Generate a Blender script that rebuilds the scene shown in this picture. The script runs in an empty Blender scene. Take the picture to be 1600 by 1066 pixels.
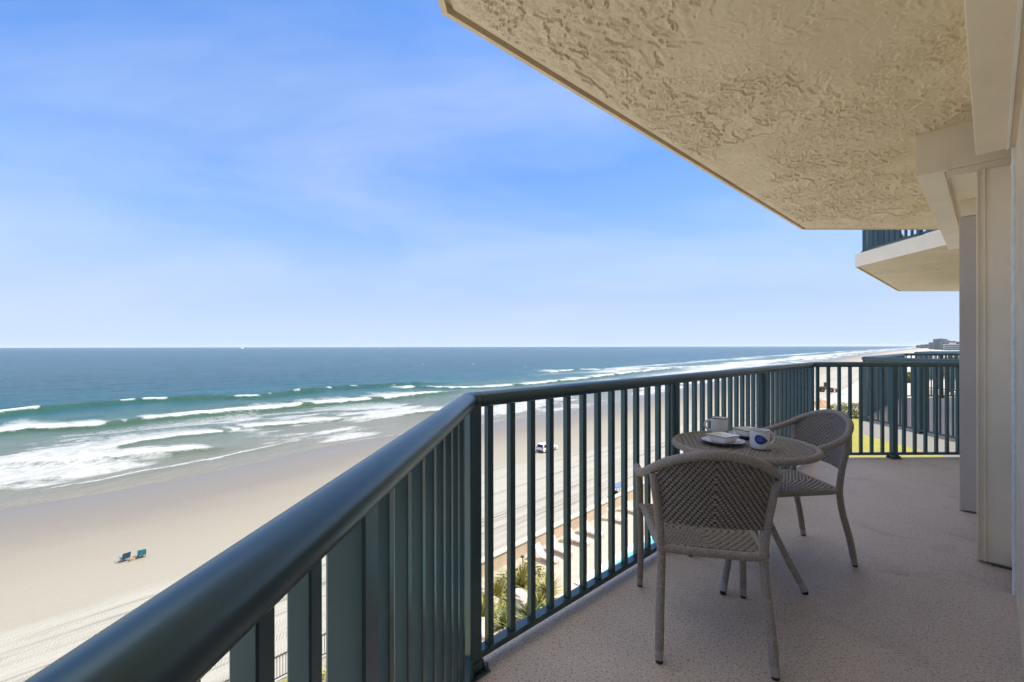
import bpy, bmesh, math, random
import numpy as np
from mathutils import Vector, Matrix

random.seed(7)
rng = np.random.default_rng(7)
R = math.radians
sc = bpy.context.scene
col = sc.collection

# ------------------------------------------------------------------ camera
ZC = 1.233            # eye height above the balcony floor
FPX = 700.0           # focal length in pixels of a 1600 px wide frame
cam_d = bpy.data.cameras.new("camera")
cam = bpy.data.objects.new("camera", cam_d)
col.objects.link(cam)
cam.location = (0, 0, ZC)
cam.rotation_euler = (R(90), R(0.095), 0)
cam_d.sensor_width = 36
cam_d.lens = FPX / 1600 * 36
cam_d.shift_y = 8.5 / 1600
cam_d.clip_start = 0.02
cam_d.clip_end = 60000
sc.camera = cam

# ------------------------------------------------------------------ sky, sun, exposure
SUN_AZ, SUN_EL = R(86), R(52)
w = bpy.data.worlds.new("World")
sc.world = w
w.use_nodes = True
wn, wl = w.node_tree.nodes, w.node_tree.links
wn.clear()
out = wn.new("ShaderNodeOutputWorld")
bg = wn.new("ShaderNodeBackground")
bg.inputs["Strength"].default_value = 0.098
sky = wn.new("ShaderNodeTexSky")
sky.sky_type = 'NISHITA'
sky.sun_disc = False
sky.sun_elevation = SUN_EL
sky.sun_rotation = SUN_AZ
sky.altitude = 0
sky.air_density = 1.0
sky.dust_density = 0.25
sky.ozone_density = 2.0
hsv = wn.new("ShaderNodeHueSaturation")
hsv.inputs["Hue"].default_value = 0.508
hsv.inputs["Saturation"].default_value = 1.30
wl.new(sky.outputs[0], hsv.inputs["Color"])
tc = wn.new("ShaderNodeTexCoord")
sep = wn.new("ShaderNodeSeparateXYZ")
wl.new(tc.outputs["Generated"], sep.inputs[0])
def wmath(op, a, b):
    n = wn.new("ShaderNodeMath"); n.operation = op
    for i, v in enumerate((a, b)):
        if isinstance(v, (int, float)): n.inputs[i].default_value = v
        else: wl.new(v, n.inputs[i])
    return n.outputs[0]
def wramp(fac, stops):
    r = wn.new("ShaderNodeValToRGB")
    e = r.color_ramp.elements
    while len(e) < len(stops): e.new(0.5)
    for i, (p, c) in enumerate(stops):
        e[i].position = p
        e[i].color = (c, c, c, 1) if isinstance(c, (int, float)) else (*c, 1)
    wl.new(fac, r.inputs[0])
    return r.outputs[0]
# marine haze in the lowest part of the sky
hz = wramp(sep.outputs[2], [(0.0, 1.0), (0.10, 0.97), (0.20, 0.85), (0.37, 0.70), (0.60, 0.35), (0.80, 0.0)])
hc = wramp(sep.outputs[2], [(0.0, (0.505, 0.625, 0.83)), (0.10, (0.395, 0.515, 0.78)), (0.26, (0.225, 0.375, 0.715)), (0.45, (0.105, 0.245, 0.62))])
sc4 = wn.new("ShaderNodeVectorMath"); sc4.operation = 'SCALE'; sc4.inputs[3].default_value = 4.0
wl.new(hc, sc4.inputs[0])
hm = wn.new("ShaderNodeMixRGB")
wl.new(hz, hm.inputs[0]); wl.new(hsv.outputs[0], hm.inputs[1]); wl.new(sc4.outputs[0], hm.inputs[2])
# thin high cloud
dz = wmath('ADD', wmath('MAXIMUM', sep.outputs[2], 0.0), 0.25)
cmb = wn.new("ShaderNodeCombineXYZ")
wl.new(wmath('DIVIDE', sep.outputs[0], dz), cmb.inputs[0]); wl.new(wmath('DIVIDE', sep.outputs[1], dz), cmb.inputs[1])
mp = wn.new("ShaderNodeMapping")
mp.inputs["Rotation"].default_value = (0, 0, R(-28))
mp.inputs["Scale"].default_value = (0.7, 1.15, 1)
mp.inputs["Location"].default_value = (1.75, 0.2, 0)
wl.new(cmb.outputs[0], mp.inputs[0])
n1 = wn.new("ShaderNodeTexNoise")
n1.inputs["Scale"].default_value = 1.0
n1.inputs["Detail"].default_value = 6
n1.inputs["Roughness"].default_value = 0.56
n1.inputs["Distortion"].default_value = 0.35
wl.new(mp.outputs[0], n1.inputs["Vector"])
mx = wn.new("ShaderNodeMixRGB")
mx.inputs[2].default_value = (2.05, 2.45, 3.25, 1)
wl.new(wramp(n1.outputs[0], [(0.42, 0.0), (0.74, 0.58)]), mx.inputs[0])
wl.new(hm.outputs[0], mx.inputs[1])
# bright cloud added overhead, out of view, as fill light for the shaded balcony
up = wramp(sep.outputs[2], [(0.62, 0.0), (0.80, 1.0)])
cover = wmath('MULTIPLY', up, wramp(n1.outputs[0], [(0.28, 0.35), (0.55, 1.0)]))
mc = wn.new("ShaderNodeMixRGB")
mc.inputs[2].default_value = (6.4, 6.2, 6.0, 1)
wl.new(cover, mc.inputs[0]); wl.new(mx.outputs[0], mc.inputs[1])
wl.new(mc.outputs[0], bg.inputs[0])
wl.new(bg.outputs[0], out.inputs[0])

sl = bpy.data.lights.new("sun", 'SUN')
sl.energy = 2.45
sl.angle = R(0.5)
sl.color = (1.0, 0.965, 0.90)
so = bpy.data.objects.new("sun", sl)
col.objects.link(so)
so.rotation_euler = Vector((math.sin(SUN_AZ) * math.cos(SUN_EL), math.cos(SUN_AZ) * math.cos(SUN_EL), math.sin(SUN_EL))).to_track_quat('Z', 'Y').to_euler()

sc.view_settings.view_transform = 'Standard'
sc.view_settings.look = 'None'
sc.view_settings.exposure = 1.72
sc.view_settings.gamma = 1.0
sc.view_settings.use_curve_mapping = False
sc.render.engine = 'CYCLES'
sc.cycles.use_denoising = True
sc.cycles.max_bounces = 10
sc.cycles.diffuse_bounces = 6

# ------------------------------------------------------------------ helpers
def tag(o, label=None, cat=None, group=None, kind=None):
    if label: o["label"] = label
    if cat: o["category"] = cat
    if group: o["group"] = group
    if kind: o["kind"] = kind
    return o

def empty(name, loc=(0, 0, 0), rz=0.0):
    o = bpy.data.objects.new(name, None)
    o.empty_display_size = 0.2
    o.location = loc
    o.rotation_euler = (0, 0, rz)
    col.objects.link(o)
    return o

def copy_tree(o, parent=None):
    c = o.copy()
    col.objects.link(c)
    c.parent = parent
    if parent is None and "label" in c: del c["label"]
    for ch in list(o.children):
        copy_tree(ch, c)
    return c

def V(*a): return Vector(a)

class MB:
    """collects shapes that become ONE mesh object"""
    def __init__(self):
        self.v, self.f, self.s = [], [], []
    def add(self, vs, fs, smooth=False):
        b = len(self.v)
        self.v += [tuple(p) for p in vs]
        self.f += [tuple(i + b for i in q) for q in fs]
        self.s += [smooth] * len(fs)
        return self
    def box(self, c, size, rz=0.0, bev=0.0, rot=None):
        hx, hy, hz = size[0] / 2, size[1] / 2, size[2] / 2
        m = rot if rot is not None else Matrix.Rotation(rz, 3, 'Z')
        if bev <= 0:
            pts = [m @ V(x, y, z) + V(*c) for z in (-hz, hz) for y in (-hy, hy) for x in (-hx, hx)]
            fs = [(0, 2, 3, 1), (4, 5, 7, 6), (0, 1, 5, 4), (2, 6, 7, 3), (0, 4, 6, 2), (1, 3, 7, 5)]
            return self.add(pts, fs)
        bm = bmesh.new()
        bmesh.ops.create_cube(bm, size=1)
        for v in bm.verts: v.co = V(v.co.x * size[0], v.co.y * size[1], v.co.z * size[2])
        bmesh.ops.bevel(bm, geom=list(bm.edges), offset=bev, segments=2, affect='EDGES', profile=0.6)
        bm.verts.index_update()
        pts = [m @ v.co + V(*c) for v in bm.verts]
        fs = [[v.index for v in f.verts] for f in bm.faces]
        bm.free()
        return self.add(pts, fs)
    def prism(self, poly, z0, z1):
        n = len(poly)
        vs = [(p[0], p[1], z0) for p in poly] + [(p[0], p[1], z1) for p in poly]
        fs = [tuple(range(n - 1, -1, -1)), tuple(range(n, 2 * n))]
        fs += [(i, (i + 1) % n, n + (i + 1) % n, n + i) for i in range(n)]
        return self.add(vs, fs)
    def sweep(self, path, prof, up=(0, 0, 1), caps=True, smooth=True, scale=None):
        """profile (list of (a,b)) swept along path; mitred at corners"""
        P = [V(*p) for p in path]
        n, k = len(P), len(prof)
        vs = []
        upv = V(*up)
        for i in range(n):
            a = (P[i] - P[i - 1]).normalized() if i > 0 else None
            b = (P[i + 1] - P[i]).normalized() if i < n - 1 else None
            t = a if b is None else b if a is None else (a + b).normalized()
            side = t.cross(upv)
            side = side.normalized() if side.length > 1e-4 else V(1, 0, 0)
            u2 = side.cross(t).normalized()
            st = 1.0
            if a is not None and b is not None:
                st = 1.0 / max(0.35, a.dot(t))
            s = scale[i] if scale else 1.0
            for (x, y) in prof:
                vs.append(P[i] + side * (x * st * s) + u2 * (y * s))
        fs = []
        for i in range(n - 1):
            for j in range(k):
                a0, a1 = i * k + j, i * k + (j + 1) % k
                fs.append((a0, a1, a1 + k, a0 + k))
        self.add(vs, fs, smooth)
        if caps:
            self.add(vs[:k], [tuple(range(k - 1, -1, -1))])
            self.add(vs[-k:], [tuple(range(k))])
        return self
    def tube(self, path, r, k=12, caps=True, rfun=None, sub=0.0):
        P = [V(*p) for p in path]
        if sub > 0: P = resample(P, sub)
        n = len(P)
        T = []
        for i in range(n):
            t = (P[min(i + 1, n - 1)] - P[max(i - 1, 0)]).normalized()
            T.append(t)
        ref = V(0, 0, 1) if abs(T[0].z) < 0.9 else V(1, 0, 0)
        nrm = (ref - T[0] * ref.dot(T[0])).normalized()
        vs = []
        L = 0.0
        for i in range(n):
            if i: L += (P[i] - P[i - 1]).length
            nrm = (nrm - T[i] * nrm.dot(T[i])).normalized()
            bn = T[i].cross(nrm)
            for j in range(k):
                a = 2 * math.pi * j / k
                rr = (r[i] if isinstance(r, (list, tuple)) else r)
                if rfun: rr = rr + rfun(L, j / k)
                vs.append(P[i] + nrm * (math.cos(a) * rr) + bn * (math.sin(a) * rr))
        fs = []
        for i in range(n - 1):
            for j in range(k):
                a0, a1 = i * k + j, i * k + (j + 1) % k
                fs.append((a0, a1, a1 + k, a0 + k))
        self.add(vs, fs, True)
        if caps:
            self.add(vs[:k], [tuple(range(k - 1, -1, -1))])
            self.add(vs[-k:], [tuple(range(k))])
        return self
    def lathe(self, prof, c=(0, 0, 0), k=40, smooth=True):
        vs, fs = [], []
        for (r, z) in prof:
            for j in range(k):
                a = 2 * math.pi * j / k
                vs.append((c[0] + r * math.cos(a), c[1] + r * math.sin(a), c[2] + z))
        for i in range(len(prof) - 1):
            for j in range(k):
                a0, a1 = i * k + j, i * k + (j + 1) % k
                fs.append((a0, a1, a1 + k, a0 + k))
        return self.add(vs, fs, smooth)
    def build(self, name, mat, parent=None, auto=None):
        me = bpy.data.meshes.new(name)
        me.from_pydata(self.v, [], self.f)
        me.polygons.foreach_set("use_smooth", self.s)
        me.materials.append(mat)
        me.update()
        o = bpy.data.objects.new(name, me)
        col.objects.link(o)
        o.parent = parent
        return o

def resample(P, step):
    out = [P[0]]
    # Catmull-Rom through the points, then even spacing
    n = len(P)
    dense = []
    for i in range(n - 1):
        p0, p1, p2, p3 = P[max(i - 1, 0)], P[i], P[i + 1], P[min(i + 2, n - 1)]
        for q in range(24):
            t = q / 24
            dense.append(0.5 * ((2 * p1) + (p2 - p0) * t + (2 * p0 - 5 * p1 + 4 * p2 - p3) * t * t + (3 * p1 - p0 - 3 * p2 + p3) * t ** 3))
    dense.append(P[-1])
    acc = 0.0
    for i in range(1, len(dense)):
        d = (dense[i] - dense[i - 1]).length
        while acc + d >= step:
            q = (step - acc) / d
            pt = dense[i - 1].lerp(dense[i], q)
            out.append(pt)
            dense[i - 1] = pt
            d = (dense[i] - pt).length
            acc = 0.0
        acc += d
    if (out[-1] - P[-1]).length > step * 0.3: out.append(P[-1])
    else: out[-1] = P[-1]
    return out

def grid_mesh(name, Pts, mat, parent=None, mask=None, smooth=True, attrs=None):
    """Pts (n,m,3) array -> mesh"""
    n, m = Pts.shape[:2]
    me = bpy.data.meshes.new(name)
    idx = np.arange(n * m).reshape(n, m)
    q = np.stack([idx[:-1, :-1], idx[:-1, 1:], idx[1:, 1:], idx[1:, :-1]], -1).reshape(-1, 4)
    if mask is not None:
        mk = mask.reshape(-1)
        q = q[mk[q].all(1)]
    nf = len(q)
    me.vertices.add(n * m)
    me.vertices.foreach_set("co", Pts.reshape(-1).astype(np.float32))
    me.loops.add(nf * 4)
    me.loops.foreach_set("vertex_index", q.reshape(-1).astype(np.int32))
    me.polygons.add(nf)
    me.polygons.foreach_set("loop_start", np.arange(0, nf * 4, 4, dtype=np.int32))
    me.polygons.foreach_set("use_smooth", np.full(nf, smooth))
    for k, a in (attrs or {}).items():
        at = me.attributes.new(k, 'FLOAT', 'POINT')
        at.data.foreach_set("value", a.reshape(-1).astype(np.float32))
    me.materials.append(mat)
    me.update(calc_edges=True)
    me.validate()
    o = bpy.data.objects.new(name, me)
    col.objects.link(o)
    o.parent = parent
    return o

_h = rng.random((256, 256))
def vnoise(x, y):
    xi, yi = np.floor(x).astype(int), np.floor(y).astype(int)
    fx, fy = x - xi, y - yi
    fx, fy = fx * fx * (3 - 2 * fx), fy * fy * (3 - 2 * fy)
    g = lambda a, b: _h[a % 256, b % 256]
    return (g(xi, yi) * (1 - fx) + g(xi + 1, yi) * fx) * (1 - fy) + (g(xi, yi + 1) * (1 - fx) + g(xi + 1, yi + 1) * fx) * fy
def fbm(x, y, o=4, g=0.5):
    s, a, t = 0, 1.0, 0
    for i in range(o):
        s = s + a * vnoise(x * 2 ** i + 17.3 * i, y * 2 ** i + 5.1 * i); t += a; a *= g
    return s / t

# ------------------------------------------------------------------ materials
class NT:
    def __init__(self, name):
        self.m = bpy.data.materials.new(name)
        self.m.use_nodes = True
        self.n, self.l = self.m.node_tree.nodes, self.m.node_tree.links
        self.p = self.n["Principled BSDF"]
    def new(self, t, **kw):
        n = self.n.new(t)
        for k, v in kw.items(): setattr(n, k, v)
        return n
    def link(self, a, b): self.l.new(a, b)
    def coords(self, scale=(1, 1, 1), rot=(0, 0, 0), kind="Object"):
        t = self.new("ShaderNodeTexCoord")
        m = self.new("ShaderNodeMapping")
        m.inputs["Scale"].default_value = scale
        m.inputs["Rotation"].default_value = rot
        self.link(t.outputs[kind], m.inputs[0])
        return m.outputs[0]
    def noise(self, vec, scale, detail=4, rough=0.5, dist=0.0):
        n = self.new("ShaderNodeTexNoise")
        n.inputs["Scale"].default_value = scale
        n.inputs["Detail"].default_value = detail
        n.inputs["Roughness"].default_value = rough
        n.inputs["Distortion"].default_value = dist
        if vec is not None: self.link(vec, n.inputs["Vector"])
        return n.outputs[0]
    def ramp(self, fac, stops, interp='LINEAR'):
        r = self.new("ShaderNodeValToRGB")
        r.color_ramp.interpolation = interp
        e = r.color_ramp.elements
        while len(e) < len(stops): e.new(0.5)
        for i, (p, c) in enumerate(stops):
            e[i].position = p
            e[i].color = (c, c, c, 1) if isinstance(c, (int, float)) else (*c, 1)
        self.link(fac, r.inputs[0])
        return r.outputs[0]
    def math(self, op, a, b=0.0, c=None, clamp=False):
        n = self.new("ShaderNodeMath", operation=op)
        n.use_clamp = clamp
        for i, v in enumerate((a, b, c)):
            if v is None: continue
            if isinstance(v, (int, float)): n.inputs[i].default_value = v
            else: self.link(v, n.inputs[i])
        return n.outputs[0]
    def mix(self, fac, a, b, blend='MIX'):
        n = self.new("ShaderNodeMixRGB", blend_type=blend)
        for i, v in ((0, fac), (1, a), (2, b)):
            if isinstance(v, (int, float)): n.inputs[i].default_value = v
            elif isinstance(v, tuple): n.inputs[i].default_value = (*v, 1)
            else: self.link(v, n.inputs[i])
        return n.outputs[0]
    def bump(self, h, strength=0.5, dist=0.01, prev=None):
        b = self.new("ShaderNodeBump")
        b.inputs["Strength"].default_value = strength
        b.inputs["Distance"].default_value = dist
        self.link(h, b.inputs["Height"])
        if prev is not None: self.link(prev, b.inputs["Normal"])
        return b.outputs[0]
    def set(self, **kw):
        names = dict(base="Base Color", rough="Roughness", metal="Metallic", spec="Specular IOR Level", normal="Normal", coat="Coat Weight", coatr="Coat Roughness", trans="Transmission Weight", ior="IOR", sheen="Sheen Weight", alpha="Alpha", sss="Subsurface Weight")
        for k, v in kw.items():
            i = self.p.inputs[names[k]]
            if isinstance(v, (int, float)): i.default_value = v
            elif isinstance(v, tuple): i.default_value = (*v, 1)
            else: self.link(v, i)
        return self.m

def pmat(name, c, rough=0.6, metal=0.0, spec=0.5, var=0.12, vscale=4.0, bump=0.0, bscale=60.0, bdist=0.003, coat=0.0):
    t = NT(name)
    vec = t.coords()
    nz = t.noise(vec, vscale, 5, 0.6)
    lo = tuple(x * (1 - var) for x in c)
    hi = tuple(min(1, x * (1 + var)) for x in c)
    base = t.ramp(nz, [(0.3, lo), (0.7, hi)])
    kw = dict(base=base, rough=rough, metal=metal, spec=spec, coat=coat)
    if bump > 0:
        kw["normal"] = t.bump(t.noise(vec, bscale, 4, 0.6), bump, bdist)
    return t.set(**kw)

def m_rail():
    t = NT("rail_paint")
    vec = t.coords()
    nz = t.noise(vec, 3.0, 4)
    base = t.ramp(nz, [(0.3, (0.047, 0.090, 0.102)), (0.7, (0.057, 0.103, 0.116))])
    rg = t.ramp(t.noise(vec, 2.0, 3), [(0.3, 0.29), (0.75, 0.35)])
    return t.set(base=base, rough=rg, spec=0.9, metal=0.55)

def m_ceiling(name="ceiling_stucco", relief=True, c0=(0.66, 0.55, 0.39), c1=(0.74, 0.625, 0.455)):
    t = NT(name)
    vec = t.coords()
    d1 = t.noise(vec, 2.2, 3, 0.5)
    wv = t.new("ShaderNodeVectorMath", operation='SCALE')
    cm = t.new("ShaderNodeCombineXYZ")
    t.link(d1, cm.inputs[0]); t.link(t.noise(vec, 2.9, 3), cm.inputs[1])
    t.link(cm.outputs[0], wv.inputs[0]); wv.inputs[3].default_value = 0.25
    ad = t.new("ShaderNodeVectorMath", operation='ADD')
    t.link(vec, ad.inputs[0]); t.link(wv.outputs[0], ad.inputs[1])
    st = t.new("ShaderNodeMapping"); st.inputs["Scale"].default_value = (1.0, 1.7, 1); st.inputs["Rotation"].default_value = (0, 0, R(-38))
    t.link(ad.outputs[0], st.inputs[0])
    v2 = st.outputs[0]
    hgt = t.ramp(t.noise(v2, 14.0, 4, 0.55, 0.5), [(0.44, 0.0), (0.58, 1.0)])
    nb = None
    if relief: nb = t.bump(hgt, 0.8, 0.010)
    nb = t.bump(t.noise(vec, 110.0, 3, 0.6), 0.25, 0.0025, nb)
    base = t.ramp(t.noise(vec, 3.0, 5), [(0.3, c0), (0.7, c1)])
    return t.set(base=base, rough=0.95, spec=0.06, normal=nb)

def m_floor():
    t = NT("floor_coating")
    vec = t.coords()
    big = t.noise(vec, 1.6, 5, 0.6)
    base = t.ramp(big, [(0.25, (0.43, 0.352, 0.295)), (0.5, (0.52, 0.430, 0.362)), (0.75, (0.58, 0.485, 0.415))])
    sp = t.noise(vec, 150.0, 2, 0.5)
    base = t.mix(t.ramp(sp, [(0.56, 0.0), (0.68, 0.75)]), base, (0.78, 0.73, 0.67))
    base = t.mix(t.ramp(t.noise(vec, 105.0, 2, 0.5), [(0.32, 0.85), (0.44, 0.0)]), base, (0.17, 0.14, 0.12))
    st = t.ramp(t.noise(vec, 2.3, 7, 0.72, 0.8), [(0.55, 0.0), (0.72, 0.55)])
    base = t.mix(st, base, (0.25, 0.20, 0.17))
    h = t.noise(vec, 120.0, 3, 0.6)
    return t.set(base=base, rough=t.ramp(big, [(0.3, 0.42), (0.7, 0.62)]), spec=0.45, normal=t.bump(h, 0.55, 0.004))

def m_paint(name, c, rough=0.55):
    t = NT(name)
    vec = t.coords()
    base = t.ramp(t.noise(vec, 2.2, 5, 0.6), [(0.3, tuple(x * 0.93 for x in c)), (0.7, tuple(x * 1.05 for x in c))])
    dirt = t.ramp(t.noise(t.coords((7, 7, 0.7)), 2.0, 6, 0.65), [(0.58, 0.0), (0.80, 0.22)])
    base = t.mix(dirt, base, tuple(x * 0.62 for x in c))
    return t.set(base=base, rough=rough, spec=0.35, normal=t.bump(t.noise(vec, 90.0, 4, 0.6), 0.12, 0.003))

def m_wicker(woven=True):
    t = NT("woven_wicker" if woven else "wrapped_wicker")
    vec = t.coords()
    a = t.noise(vec, 130.0, 3, 0.6)
    base = t.ramp(a, [(0.28, (0.195, 0.168, 0.142)), (0.5, (0.265, 0.232, 0.199)), (0.74, (0.36, 0.321, 0.28))])
    if woven:
        at = t.new("ShaderNodeAttribute"); at.attribute_name = "recess_shade"
        base = t.mix(at.outputs["Fac"], base, (0.098, 0.082, 0.068))      # shade of the recessed stakes and row gaps, put into the colour
    return t.set(base=base, rough=0.5, spec=0.45, normal=t.bump(t.noise(vec, 420.0, 2), 0.15, 0.001))

M = {}
M["rail"] = m_rail()
M["joint"] = pmat("dark_joint_paint", (0.02, 0.028, 0.03), 0.5)  # plain dark paint for the rail joint rings
M["ceiling"] = m_ceiling(relief=False)
M["floor"] = m_floor()
M["trim"] = m_paint("trim_paint", (0.80, 0.70, 0.545))
M["panel"] = m_paint("panel_paint", (0.87, 0.765, 0.60))
M["pilaster"] = m_paint("pilaster_paint", (0.54, 0.48, 0.43))
M["fascia"] = m_paint("fascia_paint", (0.86, 0.745, 0.585))
M["wicker"] = m_wicker(False)
M["woven"] = m_wicker(True)
M["cap"] = pmat("foot_metal", (0.36, 0.36, 0.35), 0.4, 0.6, var=0.06)
M["rubber"] = pmat("black_rubber", (0.02, 0.02, 0.02), 0.7)
M["china"] = pmat("white_china", (0.78, 0.77, 0.76), 0.12, var=0.02, coat=0.3)
M["blue_glaze"] = pmat("blue_glaze", (0.015, 0.05, 0.30), 0.15, var=0.15, vscale=60, coat=0.3)
M["navy_rim"] = pmat("navy_rim", (0.02, 0.03, 0.10), 0.2, var=0.1)
M["coffee"] = pmat("mug_inside", (0.45, 0.44, 0.43), 0.2, var=0.05)

# ------------------------------------------------------------------ frames of reference
PSI = R(46.9)                                   # direction of the facade, clockwise from the view
sP, cP = math.sin(PSI), math.cos(PSI)
def uw(u, w_): return (u * sP + w_ * cP, u * cP - w_ * sP)      # facade coordinates -> plan
C1, C2 = Vector((-0.165, 1.70)), Vector((3.28, 4.90))
NEAR = Vector((-0.055, -1.0)).normalized()
N0 = C1 + NEAR * 3.4
FAR = Vector((1.0, 0.010)).normalized()
def far_at(w_):                                  # where the far railing meets facade offset w
    # C2 + FAR*k with w coordinate w_
    k = (w_ - (C2.x * cP - C2.y * sP)) / (FAR.x * cP - FAR.y * sP)
    return C2 + FAR * k
F1 = far_at(0.10)
BAY = Vector((5.95, 5.66))                       # from one unit's balcony to the next
STOREY = 2.75

def offset_line(pts, d):
    """offset an open polyline to its left (outward) by d, mitred"""
    out = []
    n = len(pts)
    for i in range(n):
        a = (pts[i] - pts[i - 1]).normalized() if i else None
        b = (pts[i + 1] - pts[i]).normalized() if i < n - 1 else None
        na = Vector((-a.y, a.x)) if a else None
        nb = Vector((-b.y, b.x)) if b else None
        if na is None: o = nb * d
        elif nb is None: o = na * d
        else:
            m = (na + nb).normalized()
            o = m * (d / m.dot(na))
        out.append(pts[i] + o)
    return out

EDGE = [N0, C1, C2, F1]                          # railing centre line in plan
def slab_poly(d, back=1.5):
    e = offset_line([N0, C1, C2, far_at(back)], d)
    b0 = Vector(uw(-1.6, back))
    return e + [b0]

# ------------------------------------------------------------------ the apartment building
bld = empty("apartment_building", (0, 0, 0))
tag(bld, "beige stuccoed apartment building whose balcony floor, ceiling and wall surround the wicker chairs", "building")
fl = MB(); fl.prism([(p.x, p.y) for p in slab_poly(0.055)], -0.22, 0.0)
fl.build("balcony_floor", M["floor"], bld)

def stucco_relief(poly, z, mat, parent):
    """trowelled stucco: torn plates with one sharp edge, as real relief hanging a few mm under the soffit"""
    P = np.array([(p.x, p.y) for p in poly])
    st_ = 0.0062
    xs = np.arange(-0.6, 5.6, st_); ys = np.arange(-0.1, 5.15, st_)
    X, Y = np.meshgrid(xs, ys)
    dmin = np.full(X.shape, 9.0)
    n = len(P)
    for i in range(n):
        a, b = P[i], P[(i + 1) % n]
        e = b - a; L = np.hypot(*e)
        dmin = np.minimum(dmin, ((X - a[0]) * e[1] - (Y - a[1]) * e[0]) / L)
    q = R(40)
    U, W_ = X * math.cos(q) + Y * math.sin(q), -X * math.sin(q) + Y * math.cos(q)
    wu = (fbm(U * 3.1, W_ * 3.1, 4) - 0.5) * 0.16; ww = (fbm(U * 3.1 + 50, W_ * 3.1 + 20, 4) - 0.5) * 0.16
    def torn(su, sw, k, seed, soft):
        v = fbm((U + wu) * su + seed, (W_ + ww) * sw + seed * 1.7, 6, 0.62) * k
        f = v - np.floor(v)
        return np.where(f < 1 - soft, f / (1 - soft), (1 - f) / soft) ** 1.3
    g1 = np.clip((fbm(U * 1.6 + 9, W_ * 2.0 + 3, 3) - 0.26) * 5, 0.30, 1)
    g2 = np.clip((fbm(U * 2.3 + 70, W_ * 2.6 + 8, 3) - 0.40) * 6, 0.10, 1)
    h = 0.0115 * g1 * torn(4.6, 8.5, 5.0, 4.0, 0.05) + 0.0055 * g2 * torn(13.0, 20.0, 5.0, 31.0, 0.08)
    h += 0.0030 * (fbm(X * 38, Y * 38, 3, 0.7) - 0.5)
    h *= np.clip(dmin / 0.05, 0, 1)
    Z = z - h - 0.0006
    Z = np.where(dmin < 0.012, z + 0.003, Z)
    grid_mesh("stucco_relief", np.stack([X, Y, Z], -1)[::-1], mat, parent, mask=(dmin > 0.004)[::-1], smooth=False)

def ceiling_slab(z, shift, name, fascia_mat, soffit_mat, back=1.5):
    """soffit with a drip groove near its edge, and the fascia above it"""
    def ring(d): return [p + shift for p in offset_line([N0, C1, C2, far_at(back)], d)]
    e0, e1, e2, e3 = ring(0.11), ring(0.086), ring(0.060), ring(0.0)
    b = [Vector(uw(-1.6, back)) + shift]
    s = MB()
    poly = e2 + b
    # soffit plane, groove, lip
    s.add([(p.x, p.y, z) for p in poly], [tuple(range(len(poly)))])
    for i in range(3):
        q = lambda r, zz: (r[i].x, r[i].y, zz)
        q2 = lambda r, zz: (r[i + 1].x, r[i + 1].y, zz)
        s.add([q(e2, z), q2(e2, z), q2(e2, z + 0.026), q(e2, z + 0.026)], [(0, 1, 2, 3)])
        s.add([q(e2, z + 0.026), q2(e2, z + 0.026), q2(e1, z + 0.026), q(e1, z + 0.026)], [(0, 1, 2, 3)])
        s.add([q(e1, z + 0.026), q2(e1, z + 0.026), q2(e1, z - 0.004), q(e1, z - 0.004)], [(0, 1, 2, 3)])
        s.add([q(e1, z - 0.004), q2(e1, z - 0.004), q2(e0, z), q(e0, z)], [(0, 1, 2, 3)])
    so_ = s.build("soffit", soffit_mat, bld)
    if shift.length == 0:
        stucco_relief(poly, z, soffit_mat, so_)
    f = MB()
    pl = e0 + b
    n = len(pl)
    f.add([(p.x, p.y, z) for p in pl] + [(p.x, p.y, z + 0.215) for p in pl], [(i, (i + 1) % n, n + (i + 1) % n, n + i) for i in range(n)] + [tuple(range(n, 2 * n))])
    f.build(name, fascia_mat, bld)
ZCEIL = ZC + 1.30
ceiling_slab(ZCEIL, Vector((0, 0)), "balcony_slab", M["fascia"], M["ceiling"])
M["ceiling_far"] = m_ceiling("soffit_stucco", True, (0.62, 0.52, 0.37), (0.70, 0.60, 0.44))
for k in (1, 2):
    sh = BAY * k
    if k == 1: ceiling_slab(ZCEIL, sh, "balcony_slab", M["fascia"], M["ceiling_far"])
    g = MB(); g.prism([(p.x + sh.x, p.y + sh.y) for p in slab_poly(0.055)], -0.215, 0.0)
    o = g.build("balcony_slab", M["fascia"], bld)
    g = MB(); g.prism([(p.x + sh.x, p.y + sh.y) for p in slab_poly(0.03)], 0.0, 0.006)
    g.build("balcony_floor", M["floor"], bld)

# walls: stucco wall beside the camera, and the long facade behind the next units
def wallbox(u0, u1, w0, w1, z0, z1, name, mat, bev=0.0):
    c = uw((u0 + u1) / 2, (w0 + w1) / 2)
    b = MB(); b.box((c[0], c[1], (z0 + z1) / 2), (u1 - u0, w1 - w0, z1 - z0), rz=math.pi / 2 - PSI, bev=bev)
    return b.build(name, mat, bld)
M["stucco"] = m_ceiling("wall_stucco", True, (0.74, 0.60, 0.45), (0.84, 0.70, 0.53))
wallbox(1.55, 3.33, 0.085, 0.60, 0.0, ZC + 0.985, "stucco_wall", M["stucco"])
WB = (pmat("white_bead", (0.74, 0.73, 0.70), 0.7, var=0.1, vscale=20, bump=0.5, bscale=40))
m = MB()
cx_, cy_ = uw(3.326, 0.083)
m.tube([(cx_, cy_, 0.0), (cx_, cy_, 0.7), (cx_, cy_, 1.5), (cx_, cy_, ZC + 0.985)], 0.0125, 14, sub=0.009, rfun=lambda L, a: 0.0075 * (float(fbm(np.array([L * 26 + 3.0]), np.array([a * 5.0]), 3, 0.7)[0]) - 0.5))
m.build("corner_bead", WB, bld)
wallbox(3.33, 3.69, 0.105, 0.60, 0.0, ZC + 0.985, "stucco_wall", M["trim"])
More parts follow.
